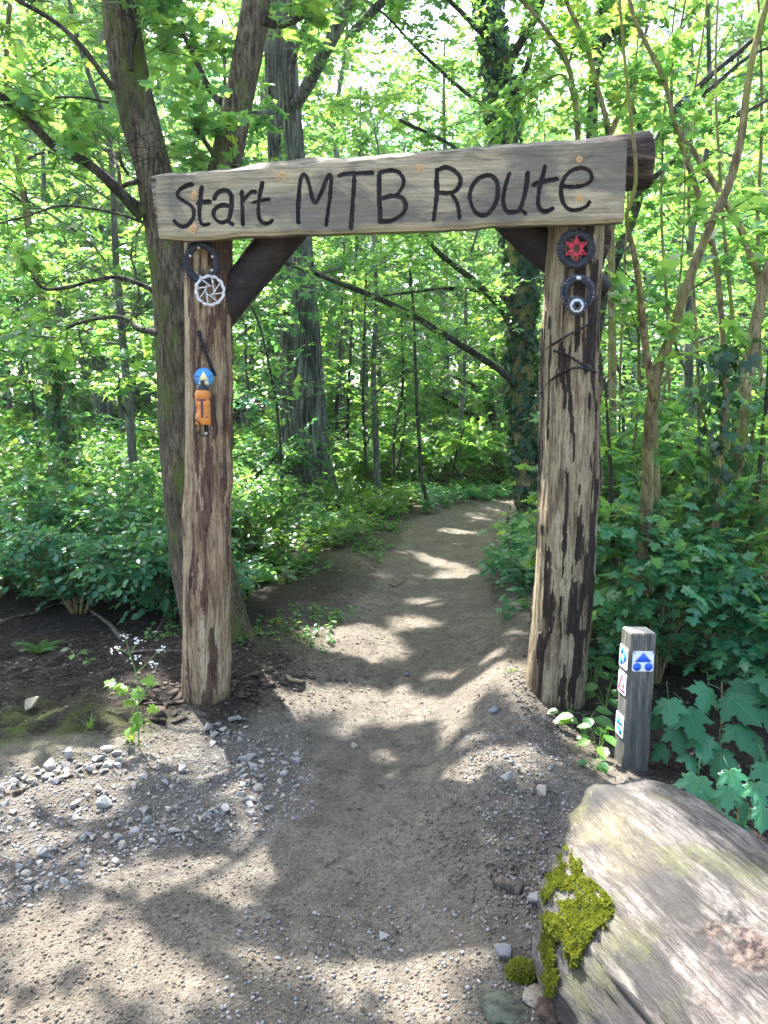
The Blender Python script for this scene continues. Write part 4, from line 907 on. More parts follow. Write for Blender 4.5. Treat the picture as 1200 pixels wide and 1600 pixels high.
lb = link('log_body', me, flog); mm = Matrix(rotm.tolist()).to_4x4(); mm.translation = Vector(lorg) - Vector(flog.location); lb.matrix_local = mm
from mathutils.bvhtree import BVHTree
logbvh = BVHTree.FromPolygons([tuple(v_) for v_ in VLf], [tuple(int(a) for a in q) for q in QL] + [tuple(int(a) for a in q) for q in TL])
def hit(px, py, bvh=logbvh):
    r = ray(px, py); h = bvh.ray_cast(Vector((0, 0, CAM_Z)), Vector(r / np.linalg.norm(r))); return (np.array(h[0]), np.array(h[1])) if h[0] is not None else (None, None)
def inpoly(x, y, poly):
    c = False; n = len(poly)
    for i in range(n):
        x1, y1 = poly[i]; x2, y2 = poly[(i + 1) % n]
        if (y1 > y) != (y2 > y) and x < (x2 - x1) * (y - y1) / (y2 - y1) + x1: c = not c
    return c
def moss_patch(polys, n, size, par, name='moss', holes=()):
    pts = []; nr = []
    xs = [p for q in polys for p in q]; x0, x1 = min(p[0] for p in xs), max(p[0] for p in xs); y0, y1 = min(p[1] for p in xs), max(p[1] for p in xs)
    while len(pts) < n:
        x, y = rng.uniform(x0, x1), rng.uniform(y0, y1)
        jx, jy = x + 7 * float(vn(x * .07, y * .07, 1.0)), y + 7 * float(vn(x * .07, y * .07, 5.0))
        if float(fbm(x * .045, y * .045, 3.0, 3)) < -0.6 + 0.25 * rng.random(): n -= 0 if rng.random() < .7 else 1; continue
        if not any(inpoly(jx, jy, q) for q in polys) or any(inpoly(jx, jy, q) for q in holes): continue
        p, nn_ = hit(x, y)
        if p is None: n -= 1; continue
        pts.append(p); nr.append(nn_ if nn_.dot(-ray(x, y)) > 0 else -nn_)
    pts = np.array(pts); nr = np.array(nr)
    cl = 0.5 + 0.5 * fbm(pts[:, 0] * 45, pts[:, 1] * 45, pts[:, 2] * 45, 2)
    pts = pts + nr * (0.010 * np.clip(cl, 0, 1.2))[:, None]
    D = nr * 0.8 + rng.normal(0, 0.6, pts.shape); D[:, 2] += 0.3
    L = (pts - np.array(flog.location), D, rng.normal(0, 1, pts.shape), size * (0.6 + 0.7 * rng.random(len(pts))), np.clip(0.15 + 0.6 * cl + rng.normal(0, 0.2, len(pts)), 0, 1))
    o = link(name, leaves_mesh(name, L, 'kite', M['moss']), par); o['kind'] = 'stuff'; return o
moss_patch([[(887, 1322), (908, 1340), (918, 1372), (945, 1385), (958, 1430), (948, 1452), (925, 1455), (915, 1490), (900, 1512), (882, 1505), (886, 1470), (868, 1470), (866, 1510), (850, 1500), (846, 1440), (852, 1385), (872, 1360)]], 17000, 0.0085, flog, holes=[[(872, 1395), (886, 1385), (886, 1402), (868, 1415)]])
moss_patch([[(850, 1505), (872, 1512), (874, 1545), (862, 1560), (850, 1540)], [(905, 1500), (915, 1480), (925, 1460), (912, 1500)]], 1100, 0.009, flog)

# ------------------------------------------------------------------ stones
def rock_mesh(seed, mat, flat=0.6, n=15):
    r = np.random.default_rng(seed); bm = bmesh.new()
    p = nrm(r.normal(0, 1, (n, 3))) * (0.75 + 0.35 * r.random((n, 1))) * np.array([1, 0.72 + 0.25 * r.random(), flat])
    for q in p: bm.verts.new(tuple(q * 0.5))
    bmesh.ops.convex_hull(bm, input=bm.verts)
    loose = [v_ for v_ in bm.verts if not v_.link_faces]
    if loose: bmesh.ops.delete(bm, geom=loose, context='VERTS')
    bmesh.ops.bevel(bm, geom=list(bm.edges), offset=0.03, segments=1, affect='EDGES', clamp_overlap=True)
    me = bm_mesh('stone', bm, mat); 
    return me
ROCKS = [rock_mesh(100 + k, M['stone'], 0.5 + 0.04 * k) for k in range(9)]
ROCKB = [rock_mesh(300 + k, M['stone_b'], 0.75) for k in range(3)]; ROCKY = [rock_mesh(400 + k, M['stone_y'], 0.62) for k in range(3)]
def stone(px, py, wpx, label, group=None, meshes=ROCKS, sink=0.32, rise=1.0):
    p = G(px, py); sz = 1.25 * wpx * PXM(p[1], py)
    o = link('stone', meshes[rng.integers(len(meshes))]); o.location = (p[0], p[1], p[2] + sz * (0.28 - sink * 0.5))
    o.rotation_euler = (rng.normal(0, 0.25), rng.normal(0, 0.25), rng.uniform(0, 6.28)); o.scale = (sz, sz * rng.uniform(0.75, 1), sz * rng.uniform(0.7, 1.0) * rise)
    return tag(o, label, 'stone', group)
stone(50, 1107, 30, 'pale yellowish stone lying alone on the dark soil at left', None, ROCKY, 0.1)
stone(108, 1183, 20, 'upright grey stone standing above the row edging the dark soil', None, ROCKS, 0.1, 1.2)
stone(787, 1494, 34, 'blue grey pointed stone beside the green moss ball', None, ROCKB, 0.1, 1.3)
stone(838, 1412, 34, 'white stone wedged against the mossy side of the log', None, ROCKS, 0.2)
stone(791, 1222, 25, 'whitish stone on the crest of the sunlit sand heap', None, ROCKS, 0.1)
stone(846, 1240, 24, 'flat tilted pale stone at the right of the sand heap', None, ROCKS, 0.2)
stone(771, 1113, 18, 'dark grey stone on the sunlit berm by the right post', None, ROCKB, 0.2)
stone(636, 1055, 9, 'small dark stone alone on the trail between the posts', None, ROCKB, 0.2)
stone(598, 1463, 20, 'whitish stone on the bare dirt in the foreground middle', None, ROCKS, 0.3)
stone(453, 1065, 18, 'yellowish stone at the trail edge right of the left post', None, ROCKY, 0.1)
stone(553, 1167, 13, 'brownish stone alone in the middle of the trail', None, ROCKY, 0.3)
stone(162, 1260, 22, 'square grey block in the middle of the sunlit gravel', None, ROCKS, 0.15, 1.2)
stone(66, 1335, 25, 'pale triangular stone at the lower left gravel edge', None, ROCKS, 0.2)
placed = []
def scatter(poly, n, w0, w1, label, group, gap=0.8):
    x0, x1 = min(p[0] for p in poly), max(p[0] for p in poly); y0, y1 = min(p[1] for p in poly), max(p[1] for p in poly); k = 0; tries = 0
    while k < n and tries < 6000:
        tries += 1; x, y = rng.uniform(x0, x1), rng.uniform(y0, y1); wpx = w0 + (w1 - w0) * rng.random() ** 2.2
        if not inpoly(x, y, poly) or any(((x - a) ** 2 + (2 * (y - b)) ** 2) < (gap * 0.5 * (wpx + c)) ** 2 for a, b, c in placed): continue
        placed.append((x, y, wpx)); stone(x, y, wpx, label, group); k += 1
scatter([(0, 1222), (60, 1203), (120, 1192), (165, 1172), (200, 1172), (190, 1200), (130, 1214), (60, 1228), (0, 1240)], 44, 12, 27, 'grey stone in the row edging the dark soil at left', 'stones edging the dark soil', 0.7)
scatter([(320, 1138), (375, 1120), (400, 1130), (385, 1160), (330, 1170)], 16, 9, 24, 'grey stone in the cluster at the foot of the left post', 'stones at the left post foot', 0.7)
scatter([(370, 1190), (420, 1170), (470, 1180), (480, 1220), (440, 1270), (390, 1285), (375, 1240)], 60, 8, 21, 'grey stone in the shaded rubble right of the left post', 'stones in the shaded rubble', 0.75)
scatter([(20, 1345), (120, 1310), (200, 1280), (260, 1255), (320, 1250), (385, 1275), (350, 1300), (220, 1330), (120, 1375), (20, 1400)], 90, 8, 20, 'grey stone in the loose gravel spread at lower left', 'stones in the loose gravel', 0.75)
scatter([(0, 1245), (100, 1240), (280, 1185), (300, 1220), (200, 1260), (60, 1300), (0, 1320)], 34, 8, 17, 'pale stone scattered on the sunlit dust at left', 'stones on the sunlit dust', 1.0)

def grains(poly_px, n, s0, s1, name, mat, label, gauss=None, flat=0.7):
    """small crumbs, too many to count: one object of tiny irregular octahedra"""
    base = np.array([[1, 0, 0], [-1, 0, 0], [0, 1, 0], [0, -1, 0], [0, 0, 1], [0, 0, -1]], float) * 0.5
    tt = np.array([[0, 2, 4], [2, 1, 4], [1, 3, 4], [3, 0, 4], [2, 0, 5], [1, 2, 5], [3, 1, 5], [0, 3, 5]])
    pts = []
    for poly, frac in poly_px:
        k = int(n * frac); x0, x1 = min(p[0] for p in poly), max(p[0] for p in poly); y0, y1 = min(p[1] for p in poly), max(p[1] for p in poly)
        xs, ys = rng.uniform(x0, x1, k * 3), rng.uniform(y0, y1, k * 3)
        ok = [inpoly(a, b, poly) for a, b in zip(xs, ys)]; xs, ys = xs[ok][:k], ys[ok][:k]
        g = np.array([G0(a, b) for a, b in zip(xs, ys)]); pts.append(g)
    g = np.concatenate(pts); g[:, 2] = H(g[:, 0], g[:, 1]); N = len(g)
    sz = s0 + (s1 - s0) * rng.random(N) ** 3
    V = base[None] * (0.6 + 0.7 * rng.random((N, 6, 1))) * sz[:, None, None]
    a = rng.uniform(0, 6.28, N); ca, sa = np.cos(a), np.sin(a); x = V[..., 0] * ca[:, None] - V[..., 1] * sa[:, None]; y = V[..., 0] * sa[:, None] + V[..., 1] * ca[:, None]
    b_ = rng.normal(0, 0.5, N); z = V[..., 2] * flat; cz, sz_ = np.cos(b_), np.sin(b_); x, z = x * cz[:, None] - z * sz_[:, None], x * sz_[:, None] + z * cz[:, None]
    V = np.stack([x, y, z], -1) + g[:, None] + np.array([0, 0, 0.12])[None, None] * sz[:, None, None]
    T = (tt[None] + (np.arange(N) * 6)[:, None, None]).reshape(-1, 3)
    return tag(link(name, mesh_np(name, V.reshape(-1, 3), None, T, {'var': np.repeat(rng.random(N), 6)}, mat, False)), label, None, None, 'stuff')
YARD = [(-240, 1290), (200, 1170), (330, 1130), (480, 1060), (620, 980), (800, 1000), (860, 1160), (900, 1290), (850, 1640), (-240, 1640)]
grains([([(-260, 1270), (60, 1215), (280, 1150), (480, 1130), (490, 1260), (400, 1300), (250, 1340), (60, 1430), (-260, 1480)], 0.70), ([(380, 1400), (850, 1400), (850, 1600), (300, 1600)], 0.1), ([(700, 1180), (880, 1150), (900, 1290), (850, 1500), (780, 1400)], 0.18)], 9500, 0.005, 0.021, 'gravel', M['gravel'], 'small grey gravel strewn over the dusty ground')
grains([(YARD, 0.85), ([(480, 1060), (560, 860), (640, 800), (800, 800), (800, 960), (820, 1050)], 0.15)], 16000, 0.004, 0.017, 'dirt_crumbs', M['clod'], 'loose dirt crumbs over the trail and yard')
grains([([(700, 1210), (780, 1200), (880, 1300), (850, 1450), (760, 1440), (640, 1320)], 0.6), ([(780, 1100), (880, 1120), (930, 1230), (850, 1230)], 0.4)], 2200, 0.005, 0.022, 'dirt_clods', M['clod'], 'broken earth clods on the heap and berm')

# ------------------------------------------------------------------ trees
def pl(pts, d, wscale=1.0):
    """polyline and radii from (px, py, width px[, depth]) as seen at depth d"""
    c = []; r = []
    for q in pts:
        dd_ = q[3] if len(q) > 3 else d
        c.append(P(q[0], q[1], dd_)); r.append(q[2] * PXM(dd_, q[1]) / 2 * wscale)
    return np.array(c), np.array(r)
def crown(parent, L, shape, mat, filt=True, name='crown', low=0.75):
    if filt: L = sub(L, ~blocked_gap(L[0], low))
    if not len(L[0]): return None
    off = np.array(parent.location)
    o = link(name, leaves_mesh(name, (L[0] - off,) + L[1:], shape, mat), parent); o['kind'] = 'stuff'; return o
def tree_at(name, label, x, y, catg='tree', group=None):
    return thing(name, label, catg, (x, y, Hs(x, y) - 0.03), group)
def limb(parent, c, r, mat, sides=8, name='branch', amp=0.12, n=None, seed=0.0):
    return part(name, MB().add(*tube(c, r, sides, n or len(c) * 5, True, amp, 3, 0.2, seed)), mat, parent, c[0])
def twigs_part(parent, o, d, ln, mat, r0=0.004, name='twigs'):
    mb = MB(); twig_wood(mb, o, d, ln, r0); ob = mb.build(name, mat, parent, off=np.array(parent.location)); ob['kind'] = 'stuff'; return ob

# --- forked tree right behind the left post
fb = P(352, 1035, 4.95)
fork = tree_at('forked_tree', 'mossy forked tree with two thick limbs right behind the left post', fb[0], fb[1])
c1, w1 = pl([(350, 1075, 190), (348, 1035, 132), (338, 985, 104), (326, 930, 96), (314, 880, 92), (303, 800, 88), (294, 700, 86), (289, 600, 86), (284, 530, 84), (276, 465, 74), (262, 390, 62), (240, 270, 54), (221, 200, 56), (200, 100, 57), (187, 0, 55), (176, -150, 48)], 4.95)
c1 = np.vstack([c1, [(-2.5, 5.6, 5.6), (-2.9, 6.5, 7.4), (-3.2, 7.3, 9.2)]]); w1 = np.append(w1, [0.085, 0.06, 0.02])
V, Q, T = tube(c1, w1, 64, 280, True, 0.07, 3.4, 0.2, 2.2, 0.03, 12)
part('trunk', MB().add(V, Q, T), M['bark_fork'], fork, np.array(fork.location))
c2, w2 = pl([(284, 560, 50), (296, 480, 58), (310, 410, 54), (332, 330, 51), (354, 250, 48), (372, 160, 46), (390, 70, 46), (400, 0, 44), (418, -150, 38)], 4.97)
c2 = np.vstack([c2, [(-0.5, 5.7, 5.5), (-0.3, 6.6, 7.4), (-0.1, 7.6, 9.2)]]); w2 = np.append(w2, [0.075, 0.05, 0.02])
part('limb', MB().add(*tube(c2, w2, 48, 160, True, 0.06, 3.4, 0.2, 6.2, 0.03, 10)), M['bark_fork'], fork, c2[0])
fork_br = []
for pts, dk in [([(225, 336, 26), (205, 318, 20), (178, 290, 16), (150, 266, 14), (108, 247, 13), (85, 225, 12), (55, 195, 11), (25, 168, 10), (-20, 135, 9)], 4.9),
           ([(178, 140, 10), (160, 115, 9), (140, 88, 9), (115, 64, 8), (88, 48, 7), (62, 38, 6), (38, 24, 5), (20, 10, 3)], 4.85),
           ([(215, 284, 9), (195, 283, 8), (178, 285, 7), (172, 268, 7), (164, 245, 6), (155, 228, 6), (146, 208, 5), (124, 198, 4), (112, 178, 3)], 4.8),
           ([(200, 272, 5), (197, 262, 5), (201, 252, 3)], 4.85),
           ([(258, 470, 12), (235, 452, 10), (210, 440, 8), (178, 430, 7), (140, 433, 6), (100, 442, 6), (55, 446, 5), (32, 428, 4)], 4.9),
           ([(250, 522, 13), (230, 516, 11), (205, 510, 9), (185, 494, 8), (155, 488, 7), (120, 490, 6), (80, 498, 5), (62, 503, 3)], 4.85),
           ([(224, 348, 4), (190, 336, 4), (145, 327, 4), (95, 323, 4), (50, 338, 3), (0, 352, 3)], 4.85),
           ([(175, 75, 14), (168, 62, 14), (158, 38, 13), (148, 12, 13), (140, -20, 12), (130, -90, 9)], 4.9),
           ([(205, 110, 8), (203, 70, 9), (208, 45, 9), (203, 20, 7), (190, -10, 6)], 4.82),
           ([(215, 46, 8), (224, 36, 8), (233, 20, 5)], 4.82),
           ([(350, 160, 14), (333, 145, 12), (318, 120, 11), (300, 88, 10), (285, 52, 9), (262, 8, 8), (250, -30, 6)], 5.0),
           ([(408, 30, 16), (425, 28, 14), (442, 17, 12), (462, -5, 10), (490, -40, 8)], 4.9),
           ([(338, 262, 8), (348, 265, 8), (330, 236, 7), (320, 222, 8)], 5.02),
           ([(170, 160, 4), (130, 162, 3), (90, 175, 3), (40, 195, 3), (0, 205, 2)], 4.8)]:
    c, r = pl(pts, dk); c[:, 1] += np.linspace(0, rng.uniform(-0.5, 0.6), len(c)); fork_br.append(c)
    limb(fork, c, r, M['bark_dark'], 10, seed=rng.random() * 9)
# unseen leaves added to the forked tree, set sunward to shade the yard
Lf = []
nT = 1150
hgt = rng.uniform(6.6, 10.0, nT); tx = rng.uniform(-3.4, 2.8, nT); ty = rng.uniform(1.2, 6.2, nT)
to = np.stack([tx + SV[0] * hgt / SV[2], ty + SV[1] * hgt / SV[2], hgt], 1)
td = rng.normal(0, 1, (nT, 3)) * np.array([1, 1, 0.25]); tl_ = rng.uniform(0.35, 0.75, nT)
keep = ~blocked_gap(to + nrm(td) * 0.25) & ~((tx < -1.25) & (ty > 5.0))
to, td, tl_ = to[keep], td[keep], tl_[keep]
Lf.append(twig_leaves(to, td, tl_, 14, 0.15, 0.3))
twigs_part(fork, to, td, tl_, M['bark_dark'], 0.005)
for k in range(34):            # boughs added to carry those shading leaves
    for _ in range(40):
        e = to[rng.integers(len(to))]; src = c1 if e[0] < -1.6 else c2
        i = rng.integers(len(src) - 4, len(src) - 1); s0 = src[i]; md = (s0 + e) / 2 + np.array([0, 0, 0.35])
        if blocked_gap(catmull([s0, md, e], 30)).mean() < 0.08: break
    else: continue
    limb(fork, np.array([s0, md, e]), np.array([0.026, 0.015, 0.005]), M['bark_dark'], 6, 'shade_bough', seed=k)
# leaf sprays on the branches in view
for c in fork_br:
    o, d, ln = spray_on(c, 24, 0.3, 0.36); o += rng.normal(0, 0.08, o.shape)
    Lf.append(twig_leaves(o, d, ln, 8, 0.085, 0.4)); twigs_part(fork, o, d, ln, M['bark_dark'], 0.003)
crown(fork, cat(Lf), 'maple', M['leaf'])

# --- big furrowed trunk
ob_ = P(484, 775, 13.2)
oak = tree_at('furrowed_tree', 'massive straight grey trunk with deeply furrowed bark left of the trail', ob_[0], ob_[1])
c, r = pl([(489, 800, 110), (486, 765, 84), (482, 735, 74), (478, 690, 68), (472, 600, 64), (466, 500, 61), (458, 380, 56), (447, 240, 53), (440, 120, 49), (438, 0, 46), (436, -150, 42), (434, -320, 34), (433, -520, 24), (432, -700, 12)], 13.2)
part('trunk', MB().add(*tube(c, r, 150, 360, True, 0.035, 3, 0.15, 1.0, 0.26, 30)), M['bark_oak'], oak, np.array(oak.location))
obr = []
for pts in ([(462, 165, 20), (485, 140, 20), (505, 115, 19), (530, 85, 17), (552, 52, 15), (566, 20, 12), (575, -20, 10)], [(548, 55, 14), (580, 40, 13), (610, 28, 12), (632, 15, 9), (660, -10, 7)], [(455, 110, 8), (470, 85, 8), (490, 60, 7), (503, 25, 6), (510, -10, 5)], [(440, 170, 8), (425, 195, 8), (410, 215, 7), (395, 240, 7)], [(460, 20, 8), (500, 12, 8), (545, 4, 7), (600, 0, 7), (640, 2, 6), (670, -6, 5)], [(458, 420, 6), (500, 440, 5), (540, 445, 4)]):
    c_, r_ = pl(pts, 12.9); c_[:, 1] -= np.linspace(0, 1.5, len(c_)); obr.append(c_); limb(oak, c_, r_, M['bark_oak'], 10, seed=3)
Lo = []
for c_ in obr + [np.array([[-1.5, 13, 7], [-3, 12.5, 9], [-4.5, 12, 9.5]]), np.array([[-1.5, 13, 8], [0, 12.0, 9.5], [2, 11.5, 10]]), np.array([[-1.5, 13, 9], [-1, 14.5, 11], [0, 16, 12]])]:
    o, d, ln = spray_on(c_, 30, 0.2, 0.55); o += rng.normal(0, 0.25, o.shape); Lo.append(twig_leaves(o, d, ln, 14, 0.12, 0.45))
nT = 900; hgt = rng.uniform(9.8, 13.0, nT); ty = rng.uniform(5.2, 12.5, nT); tx = np.interp(ty, PC[:, 1], PC[:, 0]) + rng.uniform(-1.25, 1.5, nT)  # unseen high leaves added on the sun side to shade the trail
to2 = np.stack([tx + SV[0] * hgt / SV[2], ty + SV[1] * hgt / SV[2], hgt], 1); td2 = rng.normal(0, 1, (nT, 3)) * np.array([1, 1, 0.25]); tl2 = rng.uniform(0.4, 0.8, nT)
kp = ~blocked_gap(to2 + nrm(td2) * 0.3); to2, td2, tl2 = to2[kp], td2[kp], tl2[kp]
Lo.append(twig_leaves(to2, td2, tl2, 13, 0.17, 0.3)); twigs_part(oak, to2, td2, tl2, M['bark_oak'], 0.006)
for k in range(22):  # boughs added to hold up the trail-shading leaves
    for _ in range(40):
        e = to2[rng.integers(len(to2))]; s0 = np.array([c[-1][0], 13.2, rng.uniform(7.5, 9.5)])
        if blocked_gap(catmull([s0, (s0 + e) / 2 + np.array([0, 0, 0.6]), e], 30)).mean() < 0.05: break
    else: continue
    limb(oak, np.array([s0, (s0 + e) / 2 + np.array([0, 0, 0.6]), e]), np.array([0.06, 0.035, 0.008]), M['bark_oak'], 6, 'shade_bough', seed=k)
crown(oak, cat(Lo), 'lobe', M['leaf'])

# --- ivy tree right of the trail
iv = P(830, 835, 9.6)
ivy = tree_at('ivy_clad_tree', 'ivy clad tree leaning over the trail, partly behind the right post', iv[0], iv[1])
ci, ri = pl([(834, 860, 58), (831, 820, 46), (826, 740, 40), (822, 680, 38), (815, 600, 38), (814, 520, 38), (816, 440, 38), (808, 360, 36), (798, 280, 36), (788, 200, 36), (778, 120, 34), (768, 50, 30), (757, -30, 26), (745, -160, 20)], 9.6)
part('trunk', MB().add(*tube(ci, ri, 40, 160, True, 0.07, 3, 0.2, 3.3)), M['bark_thin'], ivy, np.array(ivy.location))
ibr = []
for pts, dv in [([(806, 602, 12), (775, 578, 11), (735, 556, 10), (690, 532, 9), (640, 505, 9), (590, 484, 8), (540, 468, 7), (490, 452, 6), (450, 442, 4), (428, 436, 3)], -1.8), ([(808, 540, 13), (792, 505, 12), (765, 475, 11), (735, 452, 10), (700, 430, 8), (672, 412, 7), (655, 388, 6), (640, 365, 5)], -1.2),
                ([(770, 110, 16), (795, 95, 15), (815, 70, 13), (832, 40, 12), (845, 0, 10), (855, -40, 8)], -0.5), ([(790, 130, 12), (805, 150, 10), (820, 110, 8), (828, 70, 6)], -.3), ([(772, 70, 10), (740, 60, 8), (700, 40, 7), (660, 30, 5), (630, 20, 4)], -1.0), ([(785, 180, 8), (740, 175, 6), (690, 155, 5), (640, 130, 4), (600, 110, 3), (540, 90, 3)], -1.6), ([(800, 470, 7), (760, 462, 6), (700, 460, 5), (640, 470, 4), (590, 480, 3)], -.9), ([(795, 300, 8), (750, 290, 6), (690, 270, 5), (620, 262, 4)], -1.5)]:
    c, r = pl(pts, 9.5); c[:, 1] += np.linspace(0, dv, len(c)); ibr.append(c); limb(ivy, c, r, M['bark_dark'], 8, seed=rng.random() * 9)
Li = []
for c in ibr:
    o, d, ln = spray_on(c, 34, 0.12, 0.5); o += rng.normal(0, 0.12, o.shape); Li.append(twig_leaves(o, d, ln, 12, 0.085, 0.4)); twigs_part(ivy, o, d, ln, M['bark_dark'], 0.004)
crown(ivy, cat(Li), 'lobe', M['leaf'])
def ivy_on(parent, cl, rl, n, size, z0=-9, z1=99, side=None, off=0.03, mat='ivy', dens=None):
    c = catmull(cl, 200); r = np.interp(np.linspace(0, 1, 200), np.linspace(0, 1, len(rl)), rl)
    k = rng.integers(0, 199, n); a = rng.uniform(0, 6.28, n) if side is None else rng.normal(side, 1.0, n)
    nm = np.stack([np.cos(a), np.sin(a), rng.normal(0.15, 0.2, n)], 1); nm = nrm(nm)
    p = c[k] + (c[np.minimum(k + 1, 199)] - c[k]) * rng.random((n, 1)) + nm * (r[k] + rng.uniform(0.0, off, n))[:, None]
    m_ = (p[:, 2] > z0) & (p[:, 2] < z1) & (fbm(a * 1.2, p[:, 2] * 2.5, 0.5, 2) > (-0.35 if dens is None else dens))
    D = rng.normal(0, 0.45, (n, 3)); D[:, 2] -= 0.9
    L = sub((p, D, nm + rng.normal(0, 0.3, (n, 3)), size * (0.6 + 0.7 * rng.random(n)), rng.random(n)), m_)
    o = link('ivy', leaves_mesh('ivy', (L[0] - np.array(parent.location),) + L[1:], 'maple', M[mat]), parent); o['kind'] = 'stuff'; return o
ivy_on(ivy, ci, ri, 5200, 0.075, off=0.10)

# --- thin tree at the far left
ltb = P(112, 790, 9.2)
lt = tree_at('slender_tree', 'slender leaning tree with ivy at its foot near the left edge', ltb[0], ltb[1])
cl_, rl_ = pl([(114, 810, 17), (108, 745, 15), (100, 680, 14), (92, 620, 14), (82, 560, 13), (72, 500, 12.5), (62, 450, 12), (50, 390, 12), (40, 320, 11), (30, 260, 10), (18, 190, 9), (10, 120, 8), (12, 50, 7), (20, -40, 6)], 9.2)
part('trunk', MB().add(*tube(cl_, rl_, 20, 120, True, 0.08, 3, .2, 5.0)), M['bark_thin'], lt, np.array(lt.location))
ivy_on(lt, cl_[:5], rl_[:5], 900, 0.07, off=0.16)
Lt = []
for pts in ([(60, 440, 5), (45, 420, 4), (30, 400, 3)], [(30, 260, 6), (60, 240, 5), (110, 235, 4), (170, 200, 3)], [(40, 320, 5), (10, 300, 4), (-30, 290, 3)], [(15, 150, 5), (50, 120, 4), (100, 90, 3)], [(85, 560, 4), (110, 545, 3), (150, 545, 2)]):
    c, r = pl(pts, 9.2); limb(lt, c, r, M['bark_dark'], 6); o, d, ln = spray_on(c, 40, 0.1, 0.5); o += rng.normal(0, 0.2, o.shape); Lt.append(twig_leaves(o, d, ln, 12, 0.09, 0.4))
crown(lt, cat(Lt), 'lobe', M['leaf'])

# --- coppice stems at right
def stem_tree(name, label, base, polys, d, mat, leafn=20, size=0.08, shape='maple', leafmat='leaf', sides=16, t0=0.2, tl=0.3):
    b = P(base[0], base[1], d); t = tree_at(name, label, b[0], b[1]); Ls = []
    for k, pts in enumerate(polys):
        c, r = pl(pts, d, 0.82); o = part('trunk' if k == 0 else 'stem', MB().add(*tube(c, r, sides, len(c) * 8, True, 0.10, 3, .2, rng.random() * 9)), mat, t, np.array(t.location) if k == 0 else c[0])
        if leafn and not (k == 1 and 'vine' in label):
            oo, dd_, ln = spray_on(c, leafn, t0, tl); oo += rng.normal(0, 0.04, oo.shape); Ls.append(twig_leaves(oo, dd_, ln, 9, size, 0.4)); twigs_part(t, oo, dd_, ln, M['bark_dark'], 0.003)
    if Ls: crown(t, cat(Ls), shape, M[leafmat])
    return t
stem_tree('coppice_tree', 'pale barked forked stem rising behind the waymark post, its vine crossing the beam end', (984, 1100),
    [[(984, 1120, 22, 4.3), (986, 1060, 20, 4.3), (990, 985, 20, 4.3), (1000, 900, 21, 4.25), (1010, 800, 22, 4.2), (1013, 700, 22, 4.1), (1020, 620, 22, 4.0), (1030, 570, 20, 4.0), (1048, 525, 18, 4.0), (1062, 480, 18, 4.0), (1078, 435, 17, 4.0), (1095, 390, 17, 4.0), (1118, 335, 16, 4.0), (1140, 285, 16, 4.0), (1158, 215, 15, 4.0), (1166, 150, 14, 4.0), (1176, 90, 13, 4.0), (1194, 20, 12, 4.0), (1220, -60, 10, 4.0), (1260, -180, 7, 4.0)],
     [(1022, 625, 14, 3.98), (1012, 565, 14, 3.9), (1004, 500, 13, 3.8), (998, 440, 12, 3.7), (988, 385, 10, 3.6), (979, 342, 8, 3.52), (986, 315, 8, 3.5), (993, 285, 7, 3.5), (992, 240, 7, 3.5), (986, 190, 6, 3.5), (980, 130, 6, 3.5), (973, 60, 5, 3.5), (967, -10, 5, 3.5), (960, -90, 4, 3.5)],
     [(999, 600, 6, 4.0), (998, 540, 6, 3.95), (999, 480, 6, 3.85), (1000, 440, 5, 3.75)]], 4.2, M['bark_thin'], 7)
stem_tree('coppice_tree', 'brown twin stem close beside the pale forked one at right', (1040, 960), [[(1042, 990, 14), (1036, 930, 14), (1030, 850, 14), (1027, 770, 13), (1024, 700, 12), (1022, 640, 9), (1020, 600, 6)]], 4.5, M['bark_thin'], 8)
stem_tree('coppice_tree', 'thin dark upright stem between the right post and the waymark post', (966, 1110), [[(968, 1130, 10), (963, 1040, 9), (959, 950, 9), (957, 860, 9), (955, 780, 9), (952, 700, 7), (948, 640, 5), (945, 590, 3)]], 4.5, M['bark_dark'], 10)
stem_tree('coppice_tree', 'mossy tan stem leaning right near the right edge', (1108, 1020), [[(1104, 1080, 17), (1112, 1000, 17), (1124, 920, 16), (1140, 860, 15), (1146, 800, 15), (1155, 730, 14), (1163, 660, 14), (1172, 590, 13), (1182, 520, 13), (1192, 450, 12), (1206, 380, 10), (1230, 280, 8)], [(1146, 800, 6), (1160, 780, 5), (1172, 762, 4), (1185, 755, 2)]], 4.9, M['bark_thin'], 12)
stem_tree('coppice_tree', 'thin dark stem leaning right at the very right edge', (1130, 1020), [[(1125, 1060, 12), (1135, 990, 11), (1150, 930, 11), (1165, 870, 10), (1178, 800, 10), (1186, 740, 9), (1193, 680, 9), (1200, 600, 8), (1206, 500, 8), (1215, 380, 6)]], 4.6, M['bark_dark'], 8)
stem_tree('coppice_tree', 'sunlit tan stem whose thin fork sweeps up left to the top edge', (1150, 640), [[(1146, 1000, 24), (1148, 800, 23), (1152, 680, 22), (1158, 620, 22), (1168, 570, 22), (1180, 510, 21), (1190, 460, 18), (1186, 430, 15), (1172, 400, 13), (1160, 365, 12), (1140, 328, 11), (1127, 305, 11), (1105, 270, 11), (1080, 232, 10), (1062, 208, 10), (1051, 185, 9), (1044, 147, 9), (1030, 110, 9), (1007, 62, 8), (990, 25, 8), (980, -20, 7), (965, -110, 5)],
     [(1190, 470, 15), (1200, 430, 14), (1215, 380, 12), (1235, 300, 9)]], 5.4, M['bark_thin'], 14)
